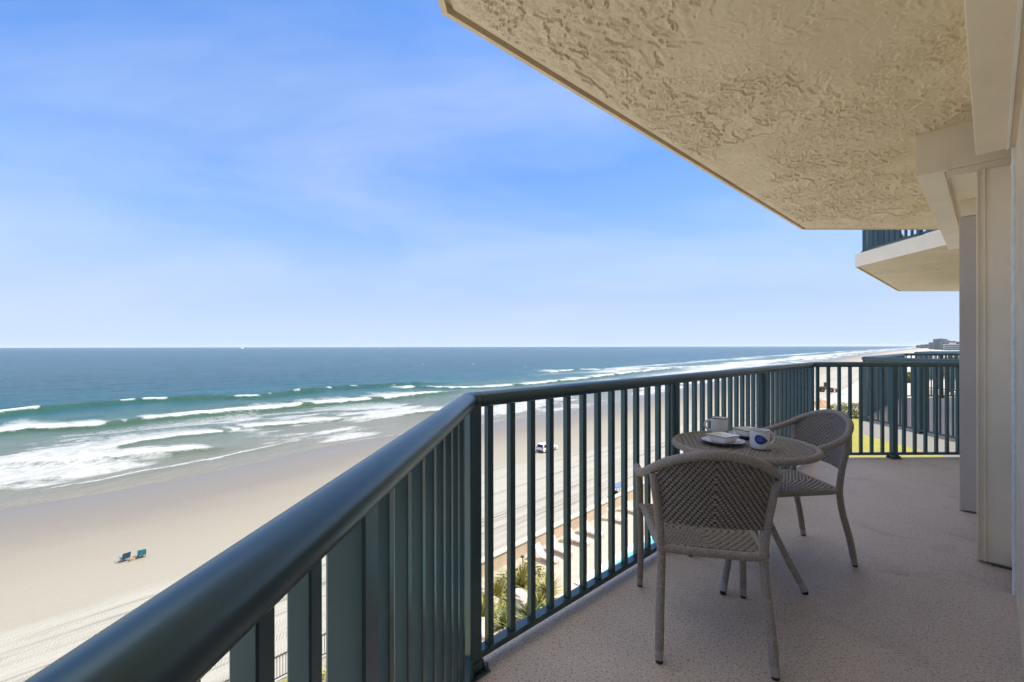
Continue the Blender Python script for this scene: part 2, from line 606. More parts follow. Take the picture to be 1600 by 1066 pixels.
# beam over the wall
wallbox(0.8, 3.34, -0.052, 0.058, ZC + 0.985, ZCEIL + 0.01, "ceiling_beam", M["trim"], 0.004)
wallbox(0.8, 3.34, 0.058, 0.60, ZC + 0.987, ZCEIL + 0.01, "stucco_wall", M["trim"])
wallbox(0.8, 3.345, 0.054, 0.064, ZC + 0.979, ZC + 0.991, "corner_bead", pmat("white_edge", (0.78, 0.77, 0.74), 0.6, var=0.05))
# shutter box with its guide channel
wallbox(3.742, 6.80, -0.313, -0.19, ZC + 1.045, ZCEIL + 0.01, "shutter_box", M["trim"], 0.004)
wallbox(3.70, 3.741, -0.315, 0.60, ZC + 1.043, ZCEIL + 0.01, "shutter_box", M["trim"])
wallbox(3.74, 6.80, -0.19, 0.60, ZC + 1.075, ZCEIL + 0.01, "stucco_wall", M["trim"])
wallbox(3.705, 3.735, -0.175, 0.60, ZC + 1.000, ZC + 1.0425, "guide_strip", M["trim"], 0.003)
# panel (shutter jamb) and the pilaster farther on
wallbox(3.69, 3.76, -0.056, 0.30, 0.012, ZC + 0.998, "wall_panel", M["panel"], 0.003)
wallbox(3.677, 3.689, -0.056, -0.046, 0.012, ZC + 0.998, "guide_strip", M["trim"], 0.002)
wallbox(3.677, 3.689, -0.026, -0.020, 0.012, ZC + 0.998, "guide_strip", M["panel"], 0.002)
wallbox(3.76, 4.72, 0.02, 0.60, 0.0, ZC + 1.075, "stucco_wall", M["trim"])
wallbox(4.72, 5.45, -0.160, 0.60, 0.012, ZC + 0.955, "pilaster", M["pilaster"], 0.004)
wallbox(4.70, 5.45, -0.150, 0.60, ZC + 0.957, ZC + 1.075, "guide_strip", M["trim"])
wallbox(5.45, 6.80, 0.02, 0.60, 0.0, ZC + 1.075, "stucco_wall", M["trim"])
wallbox(3.34, 3.688, 0.080, 0.104, 0.002, 0.09, "skirting", pmat("skirting_grey", (0.30, 0.25, 0.23), 0.6, var=0.1))
wallbox(3.677, 4.71, 0.0, 0.30, 0.0005, 0.012, "skirting", pmat("joint_grey", (0.10, 0.09, 0.09), 0.7))
# the rest of the block: set back behind the balconies, two storeys up, then stepping down to a terrace
wallbox(6.80, 15.6, 0.10, 12.0, -14.2, 5.0, "facade", M["fascia"])
wallbox(15.6, 30.0, 0.10, 12.0, -14.2, -0.02, "facade", M["fascia"])
wallbox(-14.0, 6.80, 1.50, 12.0, -14.2, 5.0, "facade", M["fascia"])
wallbox(-3.2, 0.75, 1.44, 1.497, 0.02, 2.30, "door_glass", pmat("dark_door_glass", (0.02, 0.025, 0.028), 0.06, var=0.1))
for uu in (-3.2, -1.9, -0.6, 0.7): wallbox(uu, uu + 0.07, 1.40, 1.499, 0.01, 2.34, "door_frame", M["trim"])
wallbox(-14.0, -3.25, 1.44, 1.497, -0.5, 2.30, "door_glass", bpy.data.materials["dark_door_glass"])
wallbox(0.8, 6.79, 0.10, 1.50, ZCEIL + 0.22, 5.0, "facade", M["fascia"])
wallbox(0.8, 6.79, 0.60, 1.50, 0.005, ZCEIL, "facade", M["fascia"])
wallbox(0.8, 6.79, 0.10, 1.50, -14.2, -0.23, "facade", M["fascia"])
wallbox(-14.2, 15.8, -0.25, 12.2, 5.0, 5.3, "roof", M["fascia"])

# ------------------------------------------------------------------ railings
RAIL_R = 0.033
RAIL_Z = 1.058 - RAIL_R
def rail_profile(k=28):
    pr = []
    for j in range(k):
        a = 2 * math.pi * j / k
        x, y = 0.0345 * math.cos(a), RAIL_R * math.sin(a)
        if y < -0.022: y = -0.022 - (abs(y) - 0.022) * 0.25
        pr.append((x, y))
    return pr
def bar_mesh(b, h, ch=0.0022):
    m = MB()
    q = b / 2
    prof = [(-q + ch, -q), (q - ch, -q), (q, -q + ch), (q, q - ch), (q - ch, q), (-q + ch, q), (-q, q - ch), (-q, -q + ch)]
    m.prism(prof, 0, h)
    return m
def railing(label, z=0.0, shift=Vector((0, 0)), group=None, spacing=((0.108, 0.189), (0.1187, 0.100), (0.119, 0.062)), bar=0.0275):
    root = empty("balcony_railing", (C1.x + shift.x, C1.y + shift.y, z))
    tag(root, label, "railing", group)
    o2 = -C1
    segs = [(C1, N0), (C1, C2), (C2, F1)]
    loc = lambda p: p + o2
    names = ["top_rail", "top_rail", "top_rail"]
    prof = rail_profile()
    # mitred top rails: each segment its own mesh, cut at the corner bisectors
    line = [loc(p) for p in EDGE]
    full = [(p.x, p.y, RAIL_Z) for p in line]
    for i in range(3):
        m = MB()
        # sweep over the whole line then keep one span so the mitres meet
        tmp = MB(); tmp.sweep(full, prof, caps=False)
        k = len(prof)
        vs = tmp.v[i * k:(i + 2) * k]
        # a hair of a gap at the joint
        d = (line[i + 1] - line[i]).normalized() * 0.0012
        vs = [V(*p) + V(d.x, d.y, 0) * (1 if a < k else -1) for a, p in enumerate(vs)]
        m.add(vs, [(j, (j + 1) % k, k + (j + 1) % k, k + j) for j in range(k)], True)
        m.add(vs[:k], [tuple(range(k - 1, -1, -1))]); m.add(vs[k:], [tuple(range(k))])
        m.build("top_rail", M["rail"], root)
        a, b = line[i], line[i + 1]
        dd = (b - a).normalized()
        br = MB()
        br.box((((a + b) / 2).x, ((a + b) / 2).y, 0.0525), ((b - a).length - 0.02, 0.045, 0.025), rz=math.atan2(dd.y, dd.x), bev=0.003)
        br.build("bottom_rail", M["rail"], root)
    for i, q in ((1, -1), (2, -1), (1, 1), (2, 1)):
        a = line[i]; b = line[i + q]; dd = (b - a).normalized()
        m = MB(); m.sweep([(a.x + dd.x * 0.040, a.y + dd.y * 0.040, RAIL_Z), (a.x + dd.x * 0.0425, a.y + dd.y * 0.0425, RAIL_Z)], [(x * 1.018, y * 1.018) for x, y in prof])
        m.build("joint_ring", M["joint"], root)
    post_m = bar_mesh(0.055, RAIL_Z - 0.012, 0.004)
    bal_m = bar_mesh(bar, RAIL_Z - 0.0765)
    post0 = bal0 = None
    def put(kind, p, ang):
        nonlocal post0, bal0
        if kind == "post":
            if post0 is None:
                post0 = post_m.build("post", M["rail"], root)
                sh = MB()
                sh.box((0, 0, 0.004), (0.10, 0.10, 0.008), bev=0.003)
                sh.box((0, 0, 0.028), (0.066, 0.066, 0.040), bev=0.006)
                for sx in (-1, 1):
                    sh.lathe([(0.0, 0.024), (0.009, 0.024), (0.011, 0.012), (0.011, 0.0)], (sx * 0.036, -0.037, 0.008), 10)
                    sh.lathe([(0.0, 0.024), (0.009, 0.024), (0.011, 0.012), (0.011, 0.0)], (sx * 0.036, 0.037, 0.008), 10)
                sh.build("base_shoe", M["rail"], post0)
                o = post0
            else:
                o = copy_tree(post0, root)
            o.location = (p.x, p.y, 0.001)
        else:
            if bal0 is None:
                bal0 = bal_m.build("baluster", M["rail"], root); o = bal0
            else:
                o = copy_tree(bal0, root)
            o.location = (p.x, p.y, 0.0655)
        o.rotation_euler = (0, 0, ang)
    posts = [[1.0725, 2.6], [1.60, 3.16], [0.90, 1.80]]
    put("post", loc(C1) + Vector((0.012, 0.0)), math.atan2((C2 - C1).y, (C2 - C1).x) * 0.5 + R(45) * 0.5)
    put("post", loc(C2) - (C2 - C1).normalized() * 0.05, math.atan2((C2 - C1).y, (C2 - C1).x))
    for i, (a, b) in enumerate(segs):
        d = (b - a).normalized(); L = (b - a).length
        ang = math.atan2(d.y, d.x)
        sp, off = spacing[i]
        k = off
        ps = posts[i]
        if i == 0:
            for q in [off + sp * j for j in range(8)] + [1.203 + 0.092 * j for j in range(14)]:
                put("baluster", loc(a) + d * q, ang)
            for q in ps: put("post", loc(a) + d * q, ang)
            continue
        while k < L - 0.05:
            if i == 1 and k > L - 0.10: break
            near = [q for q in ps if abs(q - k) < sp / 2]
            if near:
                put("post", loc(a) + d * near[0], ang)
            else:
                put("baluster", loc(a) + d * k, ang)
            k += sp
    return root
GR = "dark green balcony railings"
railing("dark green metal balcony railing running past the wicker table and chairs", group=GR)
railing("dark green railing of the next balcony along, at the same height, above the lawn", shift=BAY, group=GR, bar=0.020)
railing("dark green railing two balconies along, its pale top rail just above the next balcony's rail", shift=BAY * 2, group=GR, bar=0.020)
railing("dark blue green railing on the upper balcony under the textured ceiling's edge", z=ZCEIL + 0.217, shift=BAY, group=GR)


# ------------------------------------------------------------------ woven surfaces
def weave_height(X, Y, cw, rh, sy=0, per=3):
    """twill weave: rows of flat strands dipping under every third upright; X, Y in metres"""
    c = np.floor(X / cw); r = np.floor(Y / rh)
    fx = X / cw - c; fy = Y / rh - r
    ph = np.mod(np.where(c >= 0, c, -c - 1) + (np.where(r >= 0, r, -r - 1) if sy else r), per)
    hh = np.clip(1 - np.abs(2 * fy - 1) ** 3.0, 0, 1)
    hv = np.clip(1 - np.abs(2 * fx - 1) ** 2.0, 0, 1)
    under = (ph == per - 1)
    global RECESS_SHADE
    RECESS_SHADE = (under | (np.abs(2 * fy - 1) > 0.93)).astype(float)
    return np.where(under, -2.0 + 0.7 * hv, hh - 1.3 * (1 - hh))

wrap = lambda L, a: 0.0022 * (abs(math.sin((L - a * 0.011) * math.pi / 0.0115)) ** 0.5 - 0.6)

def make_chair(label):
    root = empty("wicker_chair", (0, 0, 0))
    tag(root, label, "chair", "wicker armchairs at the bistro table")
    rim_z = lambda a: 0.825 - 0.072 * a * a
    # woven back
    nx, ny = 300, 210
    a = np.linspace(-1, 1, nx)[None, :].repeat(ny, 0)
    b = np.linspace(0, 1, ny)[:, None].repeat(nx, 1)
    xw = 0.195 + 0.026 * b
    X = a * xw
    zb = 0.522 + 0.010 * (1 - a * a)
    Z = zb + (rim_z(a) - zb) * b
    Y0 = (-0.225 - 0.05 * (1 - a * a)) * (1 - b) + (-0.262 - 0.072 * (1 - a * a)) * b
    Y0 = Y0 + 0.012 * np.sin(b * math.pi)
    hgt = weave_height(X, Z - 0.65, 0.0070, 0.0102); k1 = RECESS_SHADE
    Pb = np.stack([X, Y0 - 0.0028 * hgt, Z], -1)
    Pf = np.stack([X, Y0 + 0.006 + 0.0028 * weave_height(X + 0.0070, Z - 0.65, 0.0070, 0.0102), Z], -1)
    kk = np.concatenate([k1, RECESS_SHADE[::-1], k1[:1]], 0)
    pts = np.concatenate([Pb, Pf[::-1]], 0)
    pts = np.concatenate([pts, pts[:1]], 0)
    grid_mesh("backrest", pts[:, ::-1], M["woven"], root, attrs=dict(recess_shade=kk[:, ::-1]))
    # woven seat
    nx, ny = 300, 220
    a = np.linspace(-1, 1, nx)[None, :].repeat(ny, 0)
    b = np.linspace(-1, 1, ny)[:, None].repeat(nx, 1)
    X = a * (0.200 + 0.022 * b)
    Y = 0.015 + b * 0.225 + 0.012 * (1 - a * a) * (b > 0) * b
    Z0 = 0.428 - 0.014 * (1 - a * a) * (1 - b * b)
    hgt = weave_height(X, Y, 0.0100, 0.0140, sy=1); k1 = RECESS_SHADE
    pts = np.stack([X, Y, Z0 + 0.0030 * hgt], -1)
    ptl = np.stack([X, Y, Z0 - 0.008], -1)
    pts = np.concatenate([pts, ptl[::-1]], 0)
    pts = np.concatenate([pts, pts[:1]], 0)
    grid_mesh("seat", pts, M["woven"], root, attrs=dict(recess_shade=np.concatenate([k1, k1[::-1], k1[:1]], 0)))
    fr = MB()
    ring = [(-0.182, -0.215, 0.415), (-0.20, -0.12, 0.415), (-0.215, 0.10, 0.415), (-0.222, 0.215, 0.415), (-0.19, 0.252, 0.415), (0.0, 0.258, 0.415), (0.19, 0.252, 0.415), (0.222, 0.215, 0.415), (0.215, 0.10, 0.415), (0.20, -0.12, 0.415), (0.182, -0.215, 0.415), (0.0, -0.222, 0.413), (-0.182, -0.215, 0.415)]
    fr.tube(ring, 0.0165, 10, rfun=wrap, sub=0.0024, caps=False)
    fr.build("seat_frame", M["wicker"], root)
    # rim: arm - back crest - arm, one bent tube, dropping into the front legs
    left = [(-0.243, 0.262, 0.40), (-0.246, 0.258, 0.53), (-0.252, 0.243, 0.598), (-0.262, 0.205, 0.628), (-0.266, 0.12, 0.642), (-0.264, 0.0, 0.660), (-0.256, -0.12, 0.690), (-0.236, -0.212, 0.727), (-0.180, -0.285, 0.779), (-0.095, -0.325, 0.814)]
    path = left + [(0, -0.336, 0.828)] + [(-x, y, z) for x, y, z in left[::-1]]
    rm = MB(); rm.tube(path, 0.0175, 12, rfun=wrap, sub=0.0024)
    rm.build("arm_rail", M["wicker"], root)
    for sx in (-1, 1):
        lg = MB()
        lg.tube([(sx * 0.243, 0.268, 0.045), (sx * 0.240, 0.262, 0.22), (sx * 0.243, 0.262, 0.41)], 0.0150, 12, rfun=wrap, sub=0.0024)
        lo = lg.build("leg", M["wicker"], root)
        cp = MB(); cp.tube([(sx * 0.244, 0.270, 0.010), (sx * 0.243, 0.268, 0.050)], 0.0142, 14)
        cp.build("foot_cap", M["cap"], lo)
        cp = MB(); cp.tube([(sx * 0.244, 0.270, 0.0), (sx * 0.244, 0.270, 0.0102)], 0.0125, 14)
        cp.build("foot_pad", M["rubber"], lo)
        lg = MB()
        lg.tube([(sx * 0.204, -0.283, 0.045), (sx * 0.200, -0.262, 0.16), (sx * 0.192, -0.228, 0.30), (sx * 0.190, -0.214, 0.42), (sx * 0.200, -0.222, 0.55), (sx * 0.213, -0.236, 0.65), (sx * 0.221, -0.238, 0.722)], 0.0165, 12, rfun=wrap, sub=0.0024)
        lo = lg.build("leg", M["wicker"], root)
        cp = MB(); cp.tube([(sx * 0.2055, -0.290, 0.010), (sx * 0.204, -0.282, 0.050)], 0.0155, 14)
        cp.build("foot_cap", M["cap"], lo)
        cp = MB(); cp.tube([(sx * 0.2055, -0.2905, 0.0), (sx * 0.2055, -0.290, 0.0102)], 0.0135, 14)
        cp.build("foot_pad", M["rubber"], lo)
        br = MB(); br.tube([(sx * 0.218, 0.19, 0.418), (sx * 0.244, 0.262, 0.425)], 0.013, 10, rfun=wrap, sub=0.0024)
        br.build("arm_bracket", M["wicker"], root)
    return root

chair = make_chair("grey wicker armchair in front of the table, nearest, seen from behind its woven back")
chair.location = (0.835, 1.985, 0.002)
chair.rotation_euler = (0, 0, R(-12.5))
chair2 = copy_tree(chair)
chair2["label"] = "grey wicker armchair on the far side of the table, its seat facing it"
chair2.location = (1.615, 2.695, 0.002)
chair2.rotation_euler = (0, 0, R(93))

# bistro table
TX, TY, TZ = 1.25, 2.43, 0.705
tb = empty("bistro_table", (TX, TY, 0.002), R(20))
tag(tb, "round grey wicker bistro table holding mugs and plates between the two armchairs", "table")
n = 420
a = np.linspace(-0.345, 0.345, n)
X, Y = np.meshgrid(a, a)
rr = np.sqrt(X * X + Y * Y)
hgt = weave_height(X, Y, 0.0105, 0.0145, sy=1)
Z = TZ - 0.006 + 0.0032 * hgt
grid_mesh("table_top", np.stack([X, Y, Z], -1), M["woven"], tb, mask=rr < 0.343, attrs=dict(recess_shade=RECESS_SHADE))
rm = MB()
ringp = [(0.345 * math.cos(t), 0.345 * math.sin(t), TZ - 0.014) for t in np.linspace(0, 2 * math.pi, 900)]
rm.tube(ringp, 0.0165, 12, rfun=wrap, caps=False)
rm.lathe([(0.338, TZ - 0.020), (0.0, TZ - 0.020)], k=48)
rm.build("rim", M["wicker"], tb)
for k in range(4):
    an = R(25 + 90 * k)
    ca, sa = math.cos(an), math.sin(an)
    pt = lambda r, z: (r * ca, r * sa, z)
    lg = MB(); lg.tube([pt(0.27, 0.045), pt(0.20, 0.17), pt(0.115, 0.36), pt(0.125, 0.50), pt(0.175, 0.69)], 0.0155, 12, rfun=wrap, sub=0.0026)
    lo = lg.build("leg", M["wicker"], tb)
    cp = MB(); cp.tube([pt(0.288, 0.012), pt(0.268, 0.050)], 0.0168, 14); cp.build("foot_cap", M["cap"], lo)
    cp = MB(); cp.tube([pt(0.290, 0.0), pt(0.288, 0.013)], 0.0140, 14); cp.build("foot_pad", M["rubber"], lo)
br = MB(); br.tube([(0.112 * math.cos(t), 0.112 * math.sin(t), 0.40) for t in np.linspace(0, 2 * math.pi, 60)], 0.010, 8, caps=False)
br.build("stretcher_ring", M["wicker"], tb)

TOP = TZ + 0.002
def make_mug(label, x, y, rz, emblem=True):
    root = empty("mug", (x, y, TOP), rz)
    tag(root, label, "mug", "white mugs on the wicker table")
    b = MB()
    b.lathe([(0.0, 0.0), (0.036, 0.0), (0.0415, 0.004), (0.0445, 0.012), (0.0465, 0.03), (0.0468, 0.085), (0.0475, 0.095), (0.0462, 0.0975), (0.0445, 0.095), (0.0437, 0.085), (0.0435, 0.02), (0.0, 0.012)], k=48)
    b.build("cup", M["china"], root)
    h = MB()
    h.tube([(0.045, 0, 0.078), (0.062, 0, 0.080), (0.078, 0, 0.066), (0.080, 0, 0.046), (0.068, 0, 0.026), (0.044, 0, 0.018)], 0.0062, 10, sub=0.003)
    h.build("handle", M["china"], root)
    r = MB(); r.lathe([(0.0474, 0.0925), (0.0479, 0.0950), (0.0466, 0.0980), (0.0450, 0.0965)], k=48)
    r.build("rim_band", M["navy_rim"] if not emblem else M["coffee"], root)
    if emblem:
        # leaf-shaped blue mark wrapped on the cup, with a paler swirl left out of it
        e = MB()
        nu, nv = 24, 12
        c0 = R(-118)
        vs, fs = [], []
        for i in range(nu + 1):
            u = -1 + 2 * i / nu
            half = 0.0235 * (math.sqrt(max(0, 1 - ((u + 0.25) / 0.75) ** 2)) if u < -0.25 else math.cos((u + 0.25) / 1.25 * math.pi / 2) ** 1.1)
            for j in range(nv + 1):
                v = -1 + 2 * j / nv
                an = c0 + u * 0.70
                vs.append((0.04735 * math.cos(an), 0.04735 * math.sin(an), 0.052 + half * v - 0.004 * u))
        for i in range(nu):
            for j in range(nv):
                q = i * (nv + 1) + j
                fs.append((q, q + nv + 1, q + nv + 2, q + 1))
        e.add(vs, fs, True)
        e.build("emblem", M["blue_glaze"], root)
        sw = MB()
        P = []
        for q in range(26):
            t = q / 25
            rad = 0.30 * (1 - t) + 0.05
            th = t * 7.5 + 0.4
            u, zz = -0.18 + rad * math.cos(th), rad * math.sin(th) * 0.040
            an = c0 + u * 0.70
            P.append((0.0476 * math.cos(an), 0.0476 * math.sin(an), 0.053 + zz))
        sw.tube(P, 0.0011, 6)
        sw.build("emblem_swirl", pmat("pale_blue_glaze", (0.30, 0.42, 0.75), 0.2, var=0.05), root)
    else:
        e = MB()
        c0 = R(-62)
        P = [(0.0470 * math.cos(c0 + u), 0.0470 * math.sin(c0 + u), 0.048 - 0.022 * u) for u in np.linspace(-0.3, 0.35, 10)]
        e.tube(P, [0.0015 + 0.0045 * math.sin(math.pi * q / 9) for q in range(10)], 8)
        e.build("emblem", M["navy_rim"], root)
    return root
make_mug("white mug with a blue leaf-shaped emblem, nearest on the table", 1.272, 2.300, R(8))
make_mug("white mug with a small dark mark, at the back of the table", 1.245, 2.690, R(160), False)

def make_plate(label, x, y, rz):
    root = empty("plate", (x, y, TOP), rz)
    tag(root, label, "plate", "white plates with dark rims")
    b = MB()
    b.lathe([(0.0, 0.004), (0.060, 0.004), (0.066, 0.0), (0.070, 0.002), (0.082, 0.008), (0.112, 0.0165), (0.1155, 0.0185), (0.112, 0.0200), (0.081, 0.0115), (0.070, 0.0072), (0.0, 0.0072)], k=64)
    b.build("dish", M["china"], root)
    r = MB(); r.lathe([(0.1130, 0.0165), (0.1165, 0.0182), (0.1168, 0.0198), (0.1128, 0.0208), (0.1085, 0.0200)], k=64)
    r.build("rim_band", M["navy_rim"], root)
    return root
def make_bowl(label, x, y, rz, z):
    root = empty("square_bowl", (x, y, z), rz)
    tag(root, label, "bowl", "square white bowls on the plates")
    def sq(h, rad, z):
        P = []
        for (cx_, cy_, a0) in ((1, 1, 0), (-1, 1, 90), (-1, -1, 180), (1, -1, 270)):
            for t in range(5):
                an = R(a0 + t * 22.5)
                P.append((cx_ * (h - rad) + rad * math.cos(an), cy_ * (h - rad) + rad * math.sin(an), z))
        return P
    def rings(spec):
        b = MB(); vs, fs = [], []
        for s_ in spec: vs += sq(*s_)
        for i in range(len(spec) - 1):
            for j in range(20):
                fs.append((i * 20 + j, i * 20 + (j + 1) % 20, (i + 1) * 20 + (j + 1) % 20, (i + 1) * 20 + j))
        b.add(vs, fs, True)
        b.add(vs[:20], [tuple(range(19, -1, -1))]); b.add(vs[-20:], [tuple(range(20))])
        return b
    rings([(0.042, 0.010, 0.0), (0.048, 0.012, 0.004), (0.060, 0.014, 0.028), (0.066, 0.014, 0.036), (0.0665, 0.014, 0.038), (0.062, 0.013, 0.0385), (0.057, 0.013, 0.030), (0.046, 0.012, 0.008)]).build("body", M["china"], root)
    e = MB()
    q = [(p[0], p[1], p[2]) for p in sq(0.0668, 0.014, 0.0368)]
    e.tube(q + [q[0]], 0.0020, 6, caps=False)
    e.build("rim_band", M["navy_rim"], root)
    return root
make_plate("round white plate with a dark blue rim, nearest, left of the blue-emblem mug", 1.140, 2.425, 0)
make_bowl("square white bowl on the nearer plate", 1.142, 2.432, R(28), TOP + 0.0078)
make_plate("round white plate half hidden behind the blue-emblem mug", 1.372, 2.600, 0)
make_bowl("square white bowl on the farther plate, behind the blue-emblem mug", 1.372, 2.605, R(12), TOP + 0.0078)


# ------------------------------------------------------------------ the coast: plan coordinates s (along the beach) and t (out to sea)
H = 15.5
ZB = ZC - H                                     # level of the sand
THE = R(42.9)
sT, cT = math.sin(THE), math.cos(THE)
def st(s_, t_): return (s_ * sT - t_ * cT, s_ * cT + t_ * sT)
def to_st(x, y): return (x * sT + y * cT, -x * cT + y * sT)
def ground(px, py, drop=H):
    """plan position of a point seen in the survey photograph at a level `drop` below the eye"""
    y = FPX * drop / (py - 541.5 + (px - 800) * 0.00166)
    return ((px - 800) / FPX * y, y)
def line_st(pix, drop=H):
    P = np.array([to_st(*ground(a, b, drop)) for a, b in pix])
    P = P[np.argsort(P[:, 0])]
    return P[:, 0], P[:, 1]
def interp(line, s_):
    xs, ys = line
    v = np.interp(s_, xs, ys)
    k0 = (ys[1] - ys[0]) / (xs[1] - xs[0]) * 0.5
    return np.where(s_ < xs[0], ys[0] + (s_ - xs[0]) * k0, v)

shore = line_st([(0, 792), (175, 765), (250, 752), (325, 737), (400, 722), (500, 698), (590, 684), (743, 664), (900, 640), (1050, 612), (1200, 581), (1300, 561), (1360, 551.5), (1400, 547.5), (1425, 545)])
LINES = {
 'w1': ([(-60, 655), (0, 649), (50, 643), (100, 637), (150, 633), (200, 629), (290, 625), (340, 622), (400, 621), (460, 614), (535, 606.5), (575, 605), (617, 602.5), (700, 598)], 0.95),
 'w2': ([(-60, 690), (0, 677), (45, 672), (125, 670), (200, 662), (252, 657), (312, 650), (400, 644), (467, 636), (540, 630), (600, 625), (660, 618), (720, 612)], 0.85),
 'w3': ([(-60, 742), (0, 728), (100, 724), (200, 716), (350, 700)], 0.6),
 'w3b': ([(100, 712), (135, 705), (175, 700), (210, 692), (275, 683), (312, 681), (400, 668), (487, 660), (542, 655), (570, 654), (640, 647), (675, 644), (740, 634)], 0.45),
 'w4': ([(-60, 775), (0, 766), (50, 757), (100, 748), (150, 739), (197, 730), (230, 724)], 0.3),
 'w5': ([(40, 772), (75, 765), (160, 750), (225, 737), (275, 729), (335, 717), (350, 714), (400, 703), (440, 694), (480, 684)], 0.12),
 'w7': ([(620, 609), (650, 606), (700, 607.5), (760, 606), (840, 601), (900, 594), (980, 584), (1060, 575)], 0.7),
 'w8': ([(860, 583), (894, 579), (980, 577.5), (1062, 575), (1145, 571.5), (1250, 562), (1330, 553)], 0.7),
}
LN = {k: (line_st(p), a) for k, (p, a) in LINES.items()}

# --- sea: a fan of fine cells near the coast, growing towards the horizon
vv = np.concatenate([np.linspace(330, 26, 420), np.geomspace(25.6, 0.72, 130)])
dist = FPX * H / vv
ang = np.linspace(R(-64), R(62), 900)
D, A = np.meshgrid(dist, ang, indexing='ij')
D = D / np.cos(A * 0.85)
X, Y = D * np.sin(A), D * np.cos(A)
S, T = X * sT + Y * cT, -X * cT + Y * sT
tsh = interp(shore, S)
dep = T - tsh                                   # metres seaward of the swash edge
swell = np.zeros_like(S); Z = np.zeros_like(S); foam = np.zeros_like(S)
nz_big = fbm(S * 0.05, T * 0.09, 4); nz_mid = fbm(S * 0.22, T * 0.4 + 9, 4); nz_f = fbm(S * 0.9 + 40, T * 1.4, 3)
def sstep(a, b, x):
    q = np.clip((x - a) / (b - a), 0, 1)
    return q * q * (3 - 2 * q)
fade = sstep(900, 250, S)
# open swell and chop
far_k = np.clip(dep / 60, 0, 1)
Z += far_k * 0.22 * (np.sin((T + 5 * nz_big * 6) * 0.33 + S * 0.02) * 0.5 + (nz_mid - 0.5) * 1.2) * np.clip(1400 / (D + 500), 0, 1)
spec = {
 # key: (front width, back width, foam on crest, trail length, trail density, breaking gate by s-noise, face)
 'w1': (2.2, 5.0, 0.9, 5.0, 0.35, 0.60),
 'w2': (1.4, 6.0, 1.0, 24.0, 0.72, 0.32),
 'w3': (1.3, 4.0, 1.0, 9.0, 0.85, 0.30),
 'w3b': (1.1, 4.0, 1.0, 13.0, 0.66, 0.28),
 'w4': (0.8, 3.0, 1.0, 5.0, 0.70, 0.25),
 'w5': (0.5, 2.0, 0.75, 3.0, 0.35, 0.05),
 'w7': (2.0, 6.0, 1.0, 16.0, 0.75, 0.25),
 'w8': (2.5, 8.0, 1.0, 34.0, 0.70, 0.25),
}
for i, k in enumerate(('w1', 'w2', 'w3', 'w3b', 'w4', 'w5', 'w7', 'w8')):
    (xs, ys), amp = LN[k]
    fw, bw, fc, tl, td, gate = spec[k]
    tl_ = np.interp(S, xs, ys)
    env = sstep(xs[0] - 4, xs[0] + 6, S) * sstep(xs[-1] + 6, xs[-1] - 0.12 * (xs[-1] - xs[0]) - 4, S)
    wob = (fbm(S * 0.35 + 13 * i, T * 0 + i, 3) - 0.5) * (2.6 if k != 'w5' else 1.2)
    d = T - tl_ - wob
    prof = np.where(d < 0, np.exp(-(d / fw) ** 2), np.exp(-(d / bw) ** 2))
    Z += amp * env * prof * (0.75 + 0.5 * fbm(S * 0.12 + 31 * i, S * 0, 3))
    swell = np.maximum(swell, env * np.clip(amp * 1.3, 0, 1) * np.exp(-((d + 0.9 * fw) / (1.2 * fw)) ** 2))
    br = sstep(gate - 0.06, gate + 0.10, fbm(S * 0.16 + 7 * i, S * 0 + 3.3 * i, 3))
    crest = np.exp(-((d + 0.1 * fw) / (0.75 * fw)) ** 2)
    tlen = tl * (0.35 + 1.3 * fbm(S * 0.10 + 11 * i, S * 0 + i, 3))
    trail = np.where(d > 0, 1 - sstep(0.15, 1.0, d / np.maximum(tlen * 1.15, 0.5)), np.exp(-(d / (0.5 * fw)) ** 2))
    foam = np.maximum(foam, env * br * np.clip(fc * crest, 0, 1))
    foam = np.maximum(foam, env * (0.25 + 0.75 * br) * td * trail)
# lacy leftover foam between the breakers and along the swash
inner = sstep(-1, 3, dep) * sstep(64, 34, dep)
foam = np.maximum(foam, inner * 0.66 * sstep(0.31, 0.58, nz_big + 0.25 * (nz_mid - 0.5)))
edge = np.exp(-((dep - 0.4 - 0.9 * (nz_mid - 0.5)) / 0.30) ** 2)
foam = np.maximum(foam, edge * 0.62 * sstep(0.25, 0.45, nz_big))
# surf that runs on down the coast
farsurf = sstep(60, 300, S) * sstep(-2, 10, dep) * (1 - sstep(70, 150, dep))
bands = 0.5 + 0.5 * np.sin(dep * 0.13 + 5 * fbm(S * 0.012, T * 0.02, 3))
foam = np.maximum(foam, farsurf * (0.30 + 0.62 * bands) * (0.55 + 0.6 * nz_big))
# scattered whitecaps
caps = 0.7 * sstep(0.86, 0.885, fbm(S * 0.055 + 3, T * 0.16 + 70, 3)) * sstep(60, 95, dep) * sstep(1500, 500, D)
foam = np.maximum(foam, caps * 0.9)
Z = np.where(dep < 0, -0.0 + dep * 0.02, Z * np.clip(0.25 + dep / 14, 0, 1) + 0.02)
Z += foam * 0.05

